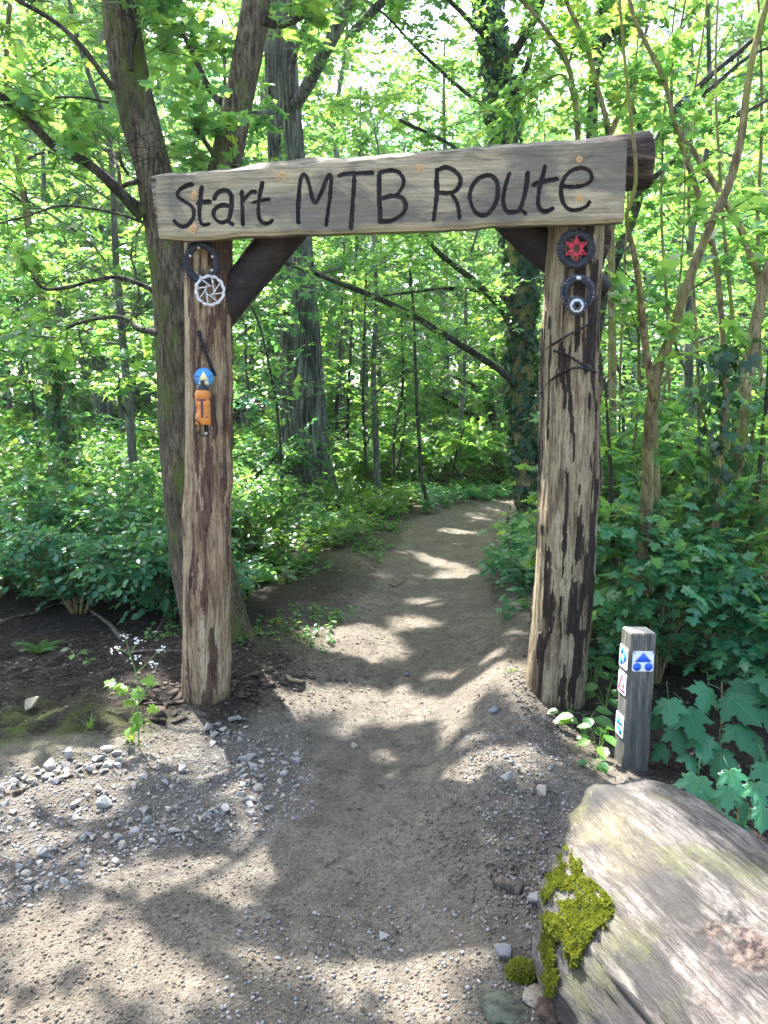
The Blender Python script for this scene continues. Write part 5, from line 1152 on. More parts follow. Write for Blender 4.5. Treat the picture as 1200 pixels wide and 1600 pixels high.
stem_tree('coppice_tree', 'greenish straight stem behind the tan ones, ending in ivy', (1140, 800), [[(1140, 960, 13), (1138, 760, 12), (1134, 620, 11), (1130, 540, 11), (1124, 460, 11), (1117, 400, 11), (1108, 365, 11), (1098, 325, 11), (1085, 285, 11), (1070, 240, 10), (1053, 195, 9), (1049, 150, 6), (1052, 90, 5), (1066, 30, 4), (1075, -30, 3)]], 5.9, M['bark_thin'], 12)
ivp = stem_tree('ivy_pole', 'dead stem wrapped in large dark ivy leaves right of the waymark post', (1118, 1000), [[(1100, 1050, 13), (1108, 960, 12), (1116, 860, 12), (1122, 760, 12), (1130, 660, 11), (1136, 580, 9), (1140, 540, 6)]], 4.4, M['bark_thin'], 0)
cc, rr2 = pl([(1100, 1050, 13), (1108, 960, 12), (1116, 860, 12), (1122, 760, 12), (1130, 660, 11), (1136, 580, 9), (1140, 540, 6)], 4.4)
ivy_on(ivp, cc, rr2, 330, 0.065, off=0.15)
stem_tree('dark_tree', 'dark mossy trunk rising above the right end of the beam', (925, 800), [[(918, 830, 26), (918, 600, 24), (920, 400, 22), (923, 250, 21), (927, 150, 20), (932, 80, 19), (940, 0, 18), (948, -90, 15)], [(930, 110, 16), (945, 70, 16), (960, 40, 15), (978, 15, 13), (1000, -30, 10)], [(925, 65, 6), (945, 60, 5), (970, 42, 5), (1000, 20, 4)]], 8.3, M['bark_dark'], 40, 0.09, 'lobe')
stem_tree('maple_tree', 'olive green leaning stem behind the beam with a kink, right of centre', (905, 760), [[(904, 800, 13), (905, 600, 12), (905, 400, 11), (904, 260, 10), (902, 205, 9.5), (897, 145, 9), (887, 100, 9), (874, 75, 8.5), (860, 55, 8), (835, 22, 8), (812, -4, 8), (790, -40, 7)], [(888, 102, 6), (896, 75, 5), (903, 45, 4), (905, 0, 4)], [(899, 165, 4), (880, 118, 4), (850, 128, 4), (820, 150, 3), (790, 185, 3)]], 6.9, M['bark_thin'], 26, 0.085, 'lobe')
stem_tree('maple_tree', 'olive green forked stem just behind the right end of the carved board', (952, 780), [[(958, 800, 16), (957, 600, 15), (955, 400, 14), (953, 280, 12), (950, 205, 11), (940, 160, 10), (932, 132, 10), (922, 90, 9), (912, 60, 9), (900, 35, 9), (885, 0, 8), (872, -50, 7)], [(952, 215, 10), (965, 185, 9), (978, 160, 9), (990, 120, 8), (1000, 80, 7), (1012, 40, 6)]], 6.5, M['bark_thin'], 24, 0.085, 'lobe')
stem_tree('leaning_tree', 'dark green mossy trunk leaning right behind the beam end', (930, 640), [[(905, 800, 26), (918, 620, 24), (935, 500, 22), (952, 430, 21), (968, 390, 20), (986, 345, 19), (1002, 295, 18), (1018, 238, 17), (1036, 205, 14), (1050, 178, 12), (1075, 150, 11), (1110, 118, 10), (1150, 85, 9), (1185, 55, 8), (1220, 30, 6)],
     [(1002, 300, 11), (1030, 270, 10), (1060, 245, 9), (1090, 215, 9), (1130, 190, 9), (1165, 175, 8), (1210, 150, 6)], [(1050, 180, 9), (1080, 160, 9), (1120, 130, 8), (1165, 92, 7), (1210, 70, 5)], [(1018, 240, 10), (1000, 200, 9), (985, 150, 8), (1000, 120, 7), (1040, 70, 6), (1070, 40, 4)]], 7.2, M['bark_dark'], 36, 0.09, 'lobe')
stem_tree('bending_tree', 'small dark tree leaning left over the far bend of the trail', (780, 712), [[(784, 740, 24), (780, 700, 21), (775, 670, 19), (766, 640, 15), (750, 615, 11), (728, 596, 9), (700, 582, 8), (665, 572, 6), (630, 560, 4)], [(776, 672, 11), (750, 655, 9), (720, 640, 8), (690, 620, 7), (655, 590, 5), (630, 575, 3)], [(770, 650, 9), (768, 610, 8), (772, 570, 6), (765, 520, 4)]], 17.0, M['bark_dark'], 60, 0.13, 'lobe', tl=0.7)
for lab, base, pts, dep in [('very thin pale stem rising straight right of the right post', (972, 900), [(974, 930, 6), (970, 800, 6), (968, 650, 5), (972, 500, 5), (978, 380, 4), (984, 250, 4), (992, 120, 3), (1002, 0, 3), (1010, -80, 2)], 5.6),
        ('thin pale stem between the two coppice forks', (1085, 900), [(1084, 960, 8), (1086, 850, 8), (1092, 700, 7), (1090, 560, 7), (1082, 430, 6), (1076, 300, 6), (1084, 160, 5), (1100, 40, 4), (1110, -60, 3)], 6.2),
        ('slim tan stem leaning left near the right edge', (1178, 900), [(1184, 980, 9), (1180, 860, 9), (1168, 700, 8), (1150, 540, 8), (1135, 400, 7), (1124, 260, 6), (1118, 120, 5), (1122, 0, 4), (1128, -80, 3)], 6.6),
        ('slim upright stem close to the right edge behind the tan ones', (1196, 800), [(1198, 900, 9), (1194, 700, 9), (1186, 520, 8), (1184, 360, 7), (1190, 200, 6), (1188, 60, 5), (1180, -60, 4)], 7.4),
        ('thin olive stem just right of the vine', (1030, 850), [(1036, 900, 6), (1040, 760, 6), (1046, 620, 5), (1042, 480, 5), (1034, 350, 5), (1036, 220, 4), (1046, 90, 4), (1060, -30, 3)], 7.0),
        ('whip thin stem crossing behind the waymark post', (1008, 900), [(1006, 950, 5), (1012, 820, 5), (1024, 700, 4), (1046, 560, 4), (1062, 440, 4), (1070, 300, 3), (1066, 180, 3)], 5.2)]:
    stem_tree('thin_stem', lab, base, [pts], dep, M['bark_thin'], 14, 0.075, 'maple', sides=8)
# --- saplings in the middle ground
for args in [('thin dark sapling standing in front of the furrowed trunk', (440, 795), [[(441, 800, 6), (440, 760, 6), (438, 700, 5.5), (433, 640, 5), (424, 590, 5), (415, 545, 4), (402, 500, 4), (385, 465, 3)], [(440, 700, 4), (415, 730, 4), (385, 752, 4), (365, 775, 3)]], 8.0, 12),
             ('curved sapling whose foot bends at the trail edge', (666, 785), [[(669, 792, 9), (664, 770, 8), (657, 740, 7), (656, 700, 7), (652, 650, 7), (650, 600, 6), (648, 540, 5.5), (646, 480, 5), (640, 420, 4)]], 11.8, 14),
             ('dark twin sapling left of the curved one', (617, 735), [[(616, 745, 6), (615, 700, 6), (619, 660, 6), (627, 625, 6), (630, 580, 5), (628, 520, 4), (626, 450, 3)], [(620, 735, 5), (627, 700, 5), (633, 660, 4), (632, 620, 4)]], 13.5, 14),
             ('pale sapling with forked foot right of the furrowed trunk', (573, 720), [[(572, 730, 5), (570, 690, 5), (567, 640, 5), (568, 580, 4), (570, 500, 4), (572, 420, 3)], [(571, 700, 3), (582, 670, 3), (588, 645, 3)]], 13.0, 12),
             ('straight brown sapling nearest the furrowed trunk on its right', (543, 705), [[(544, 715, 7), (543, 660, 7), (545, 600, 6), (548, 540, 6), (552, 470, 5), (556, 400, 5), (560, 330, 4)]], 16.0, 14),
             ('thin straight sapling with no low twigs, second right of the furrowed trunk', (526, 690), [[(527, 695, 7), (526, 640, 7), (530, 570, 6), (533, 500, 6), (536, 430, 5), (538, 380, 4)]], 18.0, 10),
             ('short leaning sapling in the sunlit herbs by the bend', (708, 735), [[(707, 740, 5), (711, 715, 5), (718, 690, 4), (726, 668, 3)]], 14.5, 6)]:
    stem_tree('sapling', args[0], args[1], args[2], args[3], M['bark_dark'], args[4], 0.1, 'lobe', sides=8, t0=0.35, tl=0.5)

# --- the wood behind: young trees and taller ones, each its own object
def filler(seed, h, r0, cb, nb, bl_, tpb, lpt, ls, lean=0.25, tw=0.5):
    r = np.random.default_rng(seed); mb = MB()
    pts = np.array([[0, 0, 0]] + [[r.normal(0, lean * k / 6), r.normal(0, lean * k / 6), h * k / 6] for k in range(1, 7)]); pts[:, :2] = np.cumsum(pts[:, :2] * 0.6, 0)
    mb.add(*tube(pts, np.linspace(r0, r0 * 0.15, 7), 8, 26, True, 0.08, 3, .2, seed)); O = []; D = []; Ln = []
    for b in range(nb):
        f = cb + (1 - cb) * (b + r.random()) / nb; p0, _ = along(pts, np.array([min(f, 0.98)])); p0 = p0[0]; az = b * 2.4 + r.normal(0, 0.4)
        L_ = bl_ * (1.15 - 0.75 * (f - cb) / (1 - cb)) * r.uniform(0.7, 1.2); el = r.uniform(0.1, 0.75)
        dv = np.array([math.cos(az), math.sin(az), el]); q = [p0]
        for k in range(1, 5): q.append(p0 + dv * L_ * k / 4 + np.array([r.normal(0, 0.08), r.normal(0, 0.08), -0.10 * L_ * (k / 4) ** 2]) * 1.0)
        q = np.array(q); mb.add(*tube(q, np.linspace(r0 * 0.3 * (1.2 - f), 0.004, 5), 5, 10, False, 0, seed=b))
        n = tpb; t = 0.2 + 0.8 * r.random(n); o, dr = along(q, t); d = dr * 0.6 + r.normal(0, 0.8, (n, 3)) * np.array([1, 1, 0.35])
        O.append(o); D.append(nrm(d)); Ln.append(tw * (0.6 + 0.8 * r.random(n)))
    O = np.concatenate(O); D = np.concatenate(D); Ln = np.concatenate(Ln); twig_wood(mb, O.copy(), D, Ln, 0.004)
    L = twig_leaves(O, D, Ln, lpt, ls, 0.42, r)
    return mb, L
FILL = {}
def variant(key, mat_bark, mat_leaf, shape, **kw):
    mb, L = filler(**kw); FILL[key] = (mb.mesh('trunk', mat_bark), L, leaves_mesh('crown', L, shape, mat_leaf), shape, mat_leaf)
variant('young0', M['bark_far'], M['leaf'], 'lobe', seed=11, h=5.5, r0=0.05, cb=0.22, nb=17, bl_=1.5, tpb=13, lpt=12, ls=0.10)
variant('young1', M['bark_far'], M['leaf'], 'lobe', seed=12, h=7.0, r0=0.07, cb=0.25, nb=19, bl_=1.8, tpb=14, lpt=12, ls=0.10)
variant('young2', M['bark_dark'], M['leaf_dark'], 'oval', seed=13, h=4.2, r0=0.035, cb=0.15, nb=15, bl_=1.3, tpb=12, lpt=11, ls=0.095)
variant('tall0', M['bark_far'], M['leaf_far'], 'lobe', seed=21, h=14, r0=0.20, cb=0.38, nb=24, bl_=3.2, tpb=20, lpt=12, ls=0.15, tw=0.9)
variant('tall1', M['bark_dark'], M['leaf_far'], 'lobe', seed=22, h=16, r0=0.26, cb=0.42, nb=24, bl_=3.6, tpb=20, lpt=12, ls=0.15, tw=0.9, lean=0.5)
variant('far0', M['bark_far'], M['leaf_teal'], 'kite', seed=31, h=9, r0=0.11, cb=0.12, nb=26, bl_=2.6, tpb=15, lpt=11, ls=0.17, tw=0.8)
variant('far1', M['bark_far'], M['leaf_far'], 'kite', seed=32, h=12, r0=0.15, cb=0.16, nb=28, bl_=3.0, tpb=15, lpt=11, ls=0.18, tw=0.9)
def put(key, x, y, name, label, group, s=1.0):
    a = rng.uniform(0, 6.28); t = tree_at(name, label, x, y, 'tree', group); t.rotation_euler = (0, 0, a); t.scale = (s, s, s)
    tm, L, cm, shape, ml = FILL[key]; link('trunk', tm, t)
    if y < 15:
        ca, sa = math.cos(a), math.sin(a); W = L[0] * s; W = np.stack([W[:, 0] * ca - W[:, 1] * sa + x, W[:, 0] * sa + W[:, 1] * ca + y, W[:, 2] + t.location.z], 1)
        m_ = ~blocked_gap(W)
        if m_.mean() < 0.995: cm = leaves_mesh('crown', sub(L, m_), shape, ml)
    o = link('crown', cm, t); o['kind'] = 'stuff'; return t
fpos = []
def free(x, y, gap, pathgap):
    d, w_ = path_dist(np.array([x]), np.array([y]))
    if d[0] < w_[0] + pathgap: return False
    return all((x - a) ** 2 + (y - b) ** 2 > (gap * 0.5 + 0.5 * g) ** 2 for a, b, g in fpos)
def fillrow(n, y0, y1, keys, gap, pg, name, label, group, s0=0.85, s1=1.2, xr=None):
    k = 0; tr = 0
    while k < n and tr < 4000:
        tr += 1; y = rng.uniform(y0, y1); hw = 0.56 * y + 2.0 if xr is None else 0; x = rng.uniform(-hw, hw) if xr is None else rng.uniform(*xr)
        if not free(x, y, gap, pg): continue
        fpos.append((x, y, gap)); put(keys[rng.integers(len(keys))], x, y, name, label, group, rng.uniform(s0, s1)); k += 1
fillrow(9, 8.0, 12.0, ['young0', 'young2'], 2.0, 1.2, 'young_tree', 'young leafy tree in the understorey left of the trail', 'young trees left of the trail', xr=(-7.0, -2.4))
fillrow(8, 7.2, 12.5, ['young0', 'young2', 'young1'], 1.9, 1.2, 'young_tree', 'young leafy tree in the understorey right of the trail', 'young trees right of the trail', xr=(2.4, 8.0))
fillrow(34, 13, 23, ['young1', 'young0', 'young1'], 2.2, 1.0, 'understorey_tree', 'leafy understorey tree in the middle distance beyond the trail bend', 'understorey trees beyond the bend', 0.9, 1.3)
fillrow(16, 18, 40, ['tall0', 'tall1'], 5.0, 1.5, 'tall_tree', 'tall trunk with high crown among the trees behind the gate', 'tall trees behind the gate', 0.8, 1.2)
fillrow(46, 22, 46, ['far0', 'far1'], 3.0, 1.0, 'distant_tree', 'pale green tree in the distant wood', 'trees of the distant wood', 1.25, 1.85)

# ------------------------------------------------------------------ bushes
def shrub(name, label, x, y, rad, h, ns_, ntw, lpt, size, shape='oval', mat='leaf_dark', group=None, tl=0.28, stemmat='bark_thin', low=0.12, cat_='shrub', filt=True):
    t = tree_at(name, label, x, y, cat_, group); b = np.array(t.location); O = []; D = []; Ln = []; mb = MB()
    for k in range(ns_):
        az = k * 2.4 + rng.normal(0, 0.4); rr = rad * rng.uniform(0.35, 1.0); hh = h * rng.uniform(0.65, 1.05) * (1.1 - 0.45 * rr / rad)
        e = np.array([math.cos(az) * rr, math.sin(az) * rr, hh]); q = np.array([[e[0] * 0.06, e[1] * 0.06, 0], [e[0] * 0.3, e[1] * 0.3, hh * 0.55], [e[0] * 0.7, e[1] * 0.7, hh * 0.95], e])
        mb.add(*tube(q, np.array([0.009, 0.007, 0.005, 0.002]) * (0.7 + 0.5 * h), 5, 12, False, 0, seed=k))
        n = max(2, ntw // ns_); tt = low + (1 - low) * rng.random(n) ** 0.7; o, dr = along(q, tt); d = dr * 0.35 + rng.normal(0, 0.8, (n, 3)) * np.array([1, 1, 0.4]); d[:, 2] += 0.05
        O.append(o); D.append(nrm(d)); Ln.append(tl * (0.5 + 0.9 * rng.random(n)))
    O = np.concatenate(O); D = np.concatenate(D); Ln = np.concatenate(Ln); twig_wood(mb, O.copy(), D, Ln, 0.0025)
    mb.build('stems', M[stemmat], t)
    L = twig_leaves(O, D, Ln, lpt, size, 0.4); L = (L[0] + b,) + L[1:]
    L = sub(L, L[0][:, 2] > b[2] + 0.04)
    crown(t, L, shape, M[mat], filt, 'foliage'); return t
for (x, y, rad, h, lab) in [(-2.35, 5.75, 0.75, 0.85, 'dark bramble bush hanging over the black soil left of the forked tree'), (-1.62, 5.75, 0.60, 0.75, 'dense dark bush touching the forked trunk on its left'), (-3.2, 6.2, 0.85, 1.0, 'dark leafy bush at the left edge above the black soil'),
                            (-2.0, 6.7, 0.8, 1.15, 'taller leafy bush rising behind the bramble at left'), (-3.0, 7.3, 1.0, 1.25, 'mid green bush in the second row at the left edge'), (-4.3, 7.6, 1.1, 1.35, 'leafy bush at the far left beside the slender tree'), (-1.5, 7.9, 0.75, 1.05, 'leafy bush seen left of the post behind the forked trunk')]:
    shrub('bramble_bush', lab, x, y, rad, h, 20, 420, 9, 0.058, 'oval', 'leaf_dark' if y < 6.5 else 'leaf', filt=False)
for (x, y, rad, h, lab, mt) in [(1.55, 4.25, 0.45, 1.15, 'field maple bush with small lobed leaves behind the waymark post', 'leaf_dark'), (2.05, 4.6, 0.5, 1.4, 'taller field maple bush right of the waymark post', 'leaf'), (1.35, 4.95, 0.4, 1.55, 'lobed leaf bush between the right post and the pale stem', 'leaf'),
                            (2.5, 5.4, 0.7, 2.2, 'tall maple bush at the right edge', 'leaf'), (1.75, 5.6, 0.6, 1.9, 'maple bush behind the pale forked stem', 'leaf'), (2.05, 3.75, 0.45, 0.85, 'low dark maple bush at the right edge behind the sycamore leaves', 'leaf_dark')]:
    shrub('maple_bush', lab, x, y, rad, h, 12, 210, 8, 0.062, 'maple', mt, tl=0.3)
for (x, y, rad, h, lab) in [(1.38, 6.7, 0.42, 0.45, 'low ivy covered hummock beside the trail left of the right post'), (1.75, 8.4, 0.45, 0.5, 'low leafy clump at the foot of the ivy clad tree')]:
    shrub('ground_ivy_clump', lab, x, y, rad, h, 16, 260, 9, 0.055, 'oval', 'leaf_dark', tl=0.2, low=0.02)
k = 0
def bushrow(n, y0, y1, xr, gap, pg, size, h0, h1, label, group, mat='leaf', ntw=260):
    protos = []; c = 0; tr = 0
    while c < n and tr < 3000:
        tr += 1; y = rng.uniform(y0, y1); x = rng.uniform(-0.55 * y - 1.5, 0.55 * y + 1.5) if xr is None else rng.uniform(*xr)
        d, w_ = path_dist(np.array([x]), np.array([y]))
        if d[0] < w_[0] + pg or any((x - a) ** 2 + (y - b) ** 2 < (0.5 * gap + 0.5 * g) ** 2 for a, b, g in bpos): continue
        bpos.append((x, y, gap)); c += 1
        if len(protos) < 4:
            t = shrub('undergrowth_bush', label, x, y, gap * 0.62, rng.uniform(h0, h1), 16, ntw, 9, size, 'lobe', mat, group, tl=gap * 0.3, filt=False); protos.append(t)
        else:
            src = protos[rng.integers(4)]; t = src.copy(); COL.objects.link(t); t.location = (x, y, Hs(x, y)); t.rotation_euler = (0, 0, rng.uniform(0, 6.28)); s = rng.uniform(0.85, 1.25); t.scale = (s, s, s)
            for ch in src.children:
                cc_ = ch.copy(); COL.objects.link(cc_); cc_.parent = t
bpos = []
bushrow(12, 8.6, 13, (-7.5, -1.9), 1.25, 0.5, 0.085, 0.8, 1.5, 'leafy undergrowth bush in the second rows left of the trail', 'undergrowth left of the trail')
bushrow(12, 6.8, 13, (2.0, 8.0), 1.2, 0.6, 0.085, 0.9, 1.7, 'leafy undergrowth bush in the rows right of the trail', 'undergrowth right of the trail')
bushrow(30, 14, 24, None, 1.6, 0.5, 0.12, 0.7, 1.6, 'sunlit undergrowth bush in the middle distance beyond the bend', 'undergrowth beyond the bend', 'leaf_far', 200)
bushrow(54, 24, 46, None, 2.6, 0.4, 0.22, 1.2, 3.0, 'pale undergrowth bush far back in the wood', 'undergrowth far back', 'leaf_far', 200)
# the wood closes into one mass of leaves far behind
n = 62000; a = rng.uniform(-0.95, 0.95, n); R_ = rng.uniform(44, 62, n); p = np.stack([R_ * np.sin(a), R_ * np.cos(a), 23 * rng.random(n) ** 1.15], 1); p[:, 2] += Hs(0, 50)
cl = fbm(p[:, 0] * 0.4, p[:, 1] * 0.4, p[:, 2] * 0.5, 3) > -0.25; 
L = sub((p, rng.normal(0, 1, (n, 3)), rng.normal(0, 0.6, (n, 3)) + np.array([0, -0.3, 1]), rng.uniform(0.3, 0.6, n), np.clip(0.5 + 0.5 * fbm(p[:, 0] * .3, p[:, 1] * .3, p[:, 2] * .3, 2), 0, 1)), cl)
tag(link('distant_thicket', leaves_mesh('distant_thicket', L, 'kite', M['leaf_far'])), 'distant mass of foliage closing the back of the wood', None, None, 'stuff')

# ------------------------------------------------------------------ herb layer
def herbs(name, n, y0, y1, xf, hmin, hmax, m, size, label, mask, mat='herb', shape='oval', xs=1.0):
    y = rng.uniform(y0, y1, n * 3); x = rng.uniform(-1, 1, n * 3) * (xf * y + 1.5) if np.isscalar(xf) else rng.uniform(xf[0], xf[1], n * 3)
    ok = mask(x, y); x, y = x[ok][:n], y[ok][:n]; N = len(x); z = H(x, y)
    pat = 0.6 + 0.55 * fbm(x * 0.7, y * 0.7, 2.0, 3); h = (hmin + (hmax - hmin) * rng.random(N)) * np.clip(pat, 0.25, 1.3)
    base = np.stack([x, y, z], 1); lean = rng.normal(0, 0.12, (N, 3)); lean[:, 2] = 0
    mb = MB(); twig_wood(mb, base.copy(), nrm(np.array([0, 0, 1.0]) + lean), h * 1.15, 0.003)
    k = (np.arange(m)[None] + rng.random((N, m)) * 0.7) / m; k = 0.25 + 0.75 * k; az = np.arange(m)[None] * 1.9 + rng.uniform(0, 6.28, (N, 1)) + rng.normal(0, 0.3, (N, m))
    D = np.stack([np.cos(az), np.sin(az), rng.normal(0.05, 0.3, (N, m))], -1)
    Pp = base[:, None] + (np.array([0, 0, 1.0]) + lean)[:, None] * (h[:, None] * k)[..., None]
    S = size * (0.55 + 0.7 * rng.random((N, m))) * (1.15 - 0.4 * k)
    L = (Pp.reshape(-1, 3), D.reshape(-1, 3), (np.array([0, 0, 1.0]) + rng.normal(0, 0.3, (N, m, 3))).reshape(-1, 3), S.ravel(), np.clip((rng.random((N, 1)) * 0.6 + rng.random((N, m)) * 0.4), 0, 1).ravel())
    V, T, va = leaves_vf(L, shape); mb.add(V, None, T, va)
    return tag(mb.build(name, M[mat], None, smooth=False), label, None, None, 'stuff')
def pgap(x, y): d, w_ = path_dist(x, y); return d - w_
def mask_left(x, y): g = pgap(x, y); return (x < 0.6) & (g > 0.42 + 0.5 * (y < 8.6) + 0.3 * vn(x * 2, y * 2, 1.0)) & ((y > 6.1) | (x < -4)) & ((y > 5.2) | (x > -0.6))
def mask_right(x, y): g = pgap(x, y); return (x > 0.6) & (g > 0.18 + 0.15 * vn(x * 2, y * 2, 1.0)) & ((x > 1.15) | (y > 5.4))
def mask_far(x, y): return pgap(x, y) > 0.15 + 0.2 * vn(x, y, 1.0)
herbs('nettle_bed', 3400, 5.4, 14.5, (-6.5, 1.0), 0.18, 0.62, 8, 0.095, 'bed of nettles and herbs left of the trail', mask_left)
herbs('herb_bed', 2600, 4.2, 14.5, (0.6, 7.0), 0.12, 0.5, 8, 0.09, 'bed of ivy and herbs right of the trail', mask_right, 'leaf_dark')
herbs('woodland_herbs', 5200, 14, 46, 0.58, 0.2, 0.6, 5, 0.2, 'green herb layer covering the floor of the wood', mask_far, 'herb', 'kite')
def mask_spr(x, y): g = pgap(x, y); return (x < 0.7) & (g > 0.12) & (fbm(x * 1.6, y * 1.6, 7.0, 3) > 0.12) & (y > 4.7)
herbs('sprout_patches', 800, 4.7, 12, (-1.6, 1.0), 0.02, 0.09, 4, 0.045, 'sparse low sprouts on the bare bank beside the trail', mask_spr, 'herb')

# ------------------------------------------------------------------ small plants
def blades(t, n, h, spread, mat, w_=0.004, off=(0, 0, 0)):
    for k in range(n):
        az = rng.uniform(0, 6.28); hh = h * rng.uniform(0.5, 1.1); sp_ = spread * rng.uniform(0.3, 1.0); s_ = np.linspace(0, 1, 6)
        c = np.stack([math.cos(az) * sp_ * s_ ** 1.8, math.sin(az) * sp_ * s_ ** 1.8, hh * (s_ - 0.25 * s_ ** 3)], 1) + np.array(off) + rng.normal(0, 0.008, 3) * np.array([1, 1, 0])
        sd = np.array([-math.sin(az), math.cos(az), 0]) * w_; ww_ = (1 - s_ ** 2 * 0.95)[:, None]
        V = np.vstack([c - sd * ww_, c + sd * ww_]); MB().add(V, [[i, i + 1, 7 + i, 6 + i] for i in range(5)], None, rng.random()).build('blade', mat, t)
def small(name, label, px, py, catg='plant', group=None):
    p = G(px, py); return thing(name, label, catg, p, group)
for (x, y, n_, h, sp_, lab) in [(140, 1138, 14, 0.10, 0.09, 'small grass tuft on the dark soil left of the flowering plant'), (205, 1158, 16, 0.10, 0.10, 'grass tuft at the foot of the white flowered plant'), (436, 975, 9, 0.10, 0.05, 'single bright sprout of grass right of the forked trunk'), (800, 1050, 10, 0.05, 0.06, 'little grass tuft on the berm left of the right post')]:
    blades(small('grass_tuft', lab, x, y), n_, h, sp_, M['grass'], 0.003)
t = small('grass_clump', 'bright yellow green grass clump at the sunlit trail edge near the bend', 622, 792); blades(t, 46, 0.5, 0.45, M['grass'], 0.012)
t = small('grass_clump', 'second bright grass clump just left of the sunlit one', 590, 806); blades(t, 30, 0.42, 0.35, M['grass'], 0.012)
t = small('grass_clump', 'low grass clump on the trail edge right of the curved sapling', 745, 778); blades(t, 30, 0.35, 0.4, M['grass'], 0.012)

# white flowered plant
fp = G(217, 1166); fl = thing('flowering_plant', 'slender white flowered plant lit by sun left of the left post', 'plant', fp)
def fpt(px, py, dy=0.0): return P(px, py, fp[1] + dy) - fp
stm = [[(217, 1166), (216, 1130), (215, 1095), (214, 1062), (207, 1035), (201, 1015), (196, 996)], [(215, 1050), (226, 1040), (238, 1027), (250, 1016)], [(209, 1040), (200, 1022), (186, 1014), (181, 1014)], [(204, 1022), (212, 1008), (218, 1003)], [(215, 1090), (203, 1085), (190, 1077), (178, 1074)], [(216, 1100), (225, 1088), (231, 1068)], [(216, 1125), (206, 1108), (196, 1100)], [(217, 1140), (228, 1120), (240, 1110)]]
for k, q in enumerate(stm): MB().add(*tube([fpt(a, b, 0.01 * (k % 3)) for a, b in q], np.linspace(0.0042 if k == 0 else 0.0022, 0.0012, len(q)), 6, 20)).build('stem', M['stem'], fl)
def tiny(par, name, p, n, size, mat, spread, shape='oval', up=1.0):
    D = rng.normal(0, 1, (n, 3)); D[:, 2] *= 0.4; L = (p + rng.normal(0, spread, (n, 3)), D, rng.normal(0, 0.4, (n, 3)) + np.array([0, -0.4, up]), size * rng.uniform(0.7, 1.2, n), rng.random(n))
    return link(name, leaves_mesh(name, L, shape, M[mat]), par)
for (x, y) in [(196, 994), (181, 1014), (218, 1002), (215, 1029), (252, 1015), (238, 1037)]: tiny(fl, 'flower_head', fpt(x, y), 12, 0.014, 'flower', 0.010)
for (x, y, s) in [(178, 1074, .05), (190, 1077, .05), (231, 1066, .06), (222, 1080, .055), (196, 1100, .05), (240, 1110, .045), (212, 1120, .045), (206, 1090, .045), (228, 1135, .04), (205, 1140, .04)]: tiny(fl, 'leaf', fpt(x, y, -0.01), 3, s, 'grass', 0.012, 'maple')

# fern
fe = small('fern', 'small fern on the black soil at the left', 62, 1020)
for az, ln in [(0.9, 0.17), (2.9, 0.20), (-0.4, 0.13), (1.7, 0.16), (3.6, 0.12), (0.2, 0.12)]:
    s_ = np.linspace(0, 1, 14); c = np.stack([math.cos(az) * ln * s_, math.sin(az) * ln * s_, ln * 0.75 * s_ - ln * 0.5 * s_ ** 2], 1); tg_ = nrm(np.gradient(c, axis=0)); Ls = []
    for sg in (-1, 1):
        pr = np.cross(tg_, np.array([0, 0, 1.0])) * sg; Ls.append((c, pr + tg_ * 0.4, np.tile([0, 0, 1.0], (14, 1)) + 0 * c, 0.26 * ln * (1.05 - s_) ** 0.8 + 0.006, np.full(14, 0.4 + 0.3 * rng.random())))
    mb = MB(); V, T, va = leaves_vf(cat(Ls), 'kite'); mb.add(V, None, T, va); mb.add(*tube(c, [0.0015] * 14, 4, 14, False), var=0.3) if False else mb.add(tube(c, [0.0015] * 14, 4, 14, False)[0], tube(c, [0.0015] * 14, 4, 14, False)[1]); mb.build('frond', M['herb'], fe, smooth=False)
# leafy seedlings
def seedling(px, py, label, n, size, h, mat='herb', shape='oval'):
    t = small('seedling', label, px, py)
    for k in range(n):
        az = k * 2.2 + rng.random(); hh = h * (0.4 + 0.6 * rng.random()); e = np.array([math.cos(az) * size * 0.6, math.sin(az) * size * 0.6, hh])
        MB().add(*tube([(0, 0, 0), e * 0.55 + np.array([0, 0, hh * 0.1]), e], [0.002, 0.0015, 0.001], 5, 8)).build('stem', M['stem'], t)
        L = (np.array([e]), np.array([[math.cos(az), math.sin(az), -0.15]]), np.array([[rng.normal(0, .2), -0.35, 1]]), np.array([size * rng.uniform(0.8, 1.2)]), np.array([rng.random()])); link('leaf', leaves_mesh('leaf', L, shape, M[mat]), t)
for a in [(880, 1128, 'two leaved seedling on the berm at the foot of the right post', 5, 0.05, 0.06), (912, 1150, 'broad leaved seedling between the right post and the waymark post', 9, 0.085, 0.14), (935, 1180, 'leafy seedling close to the left side of the waymark post', 8, 0.07, 0.13), (930, 1205, 'low seedling at the end of the log', 6, 0.05, 0.07), (118, 1030, 'lone green seedling on the dark soil beside the fern', 5, 0.05, 0.08), (137, 1040, 'smaller seedling right of the lone one on dark soil', 4, 0.035, 0.05), (945, 1110, 'pale leaved seedling behind the right post foot', 9, 0.08, 0.18), (928, 1080, 'sprawling seedling in shade right of the right post', 10, 0.08, 0.2)]: seedling(*a)

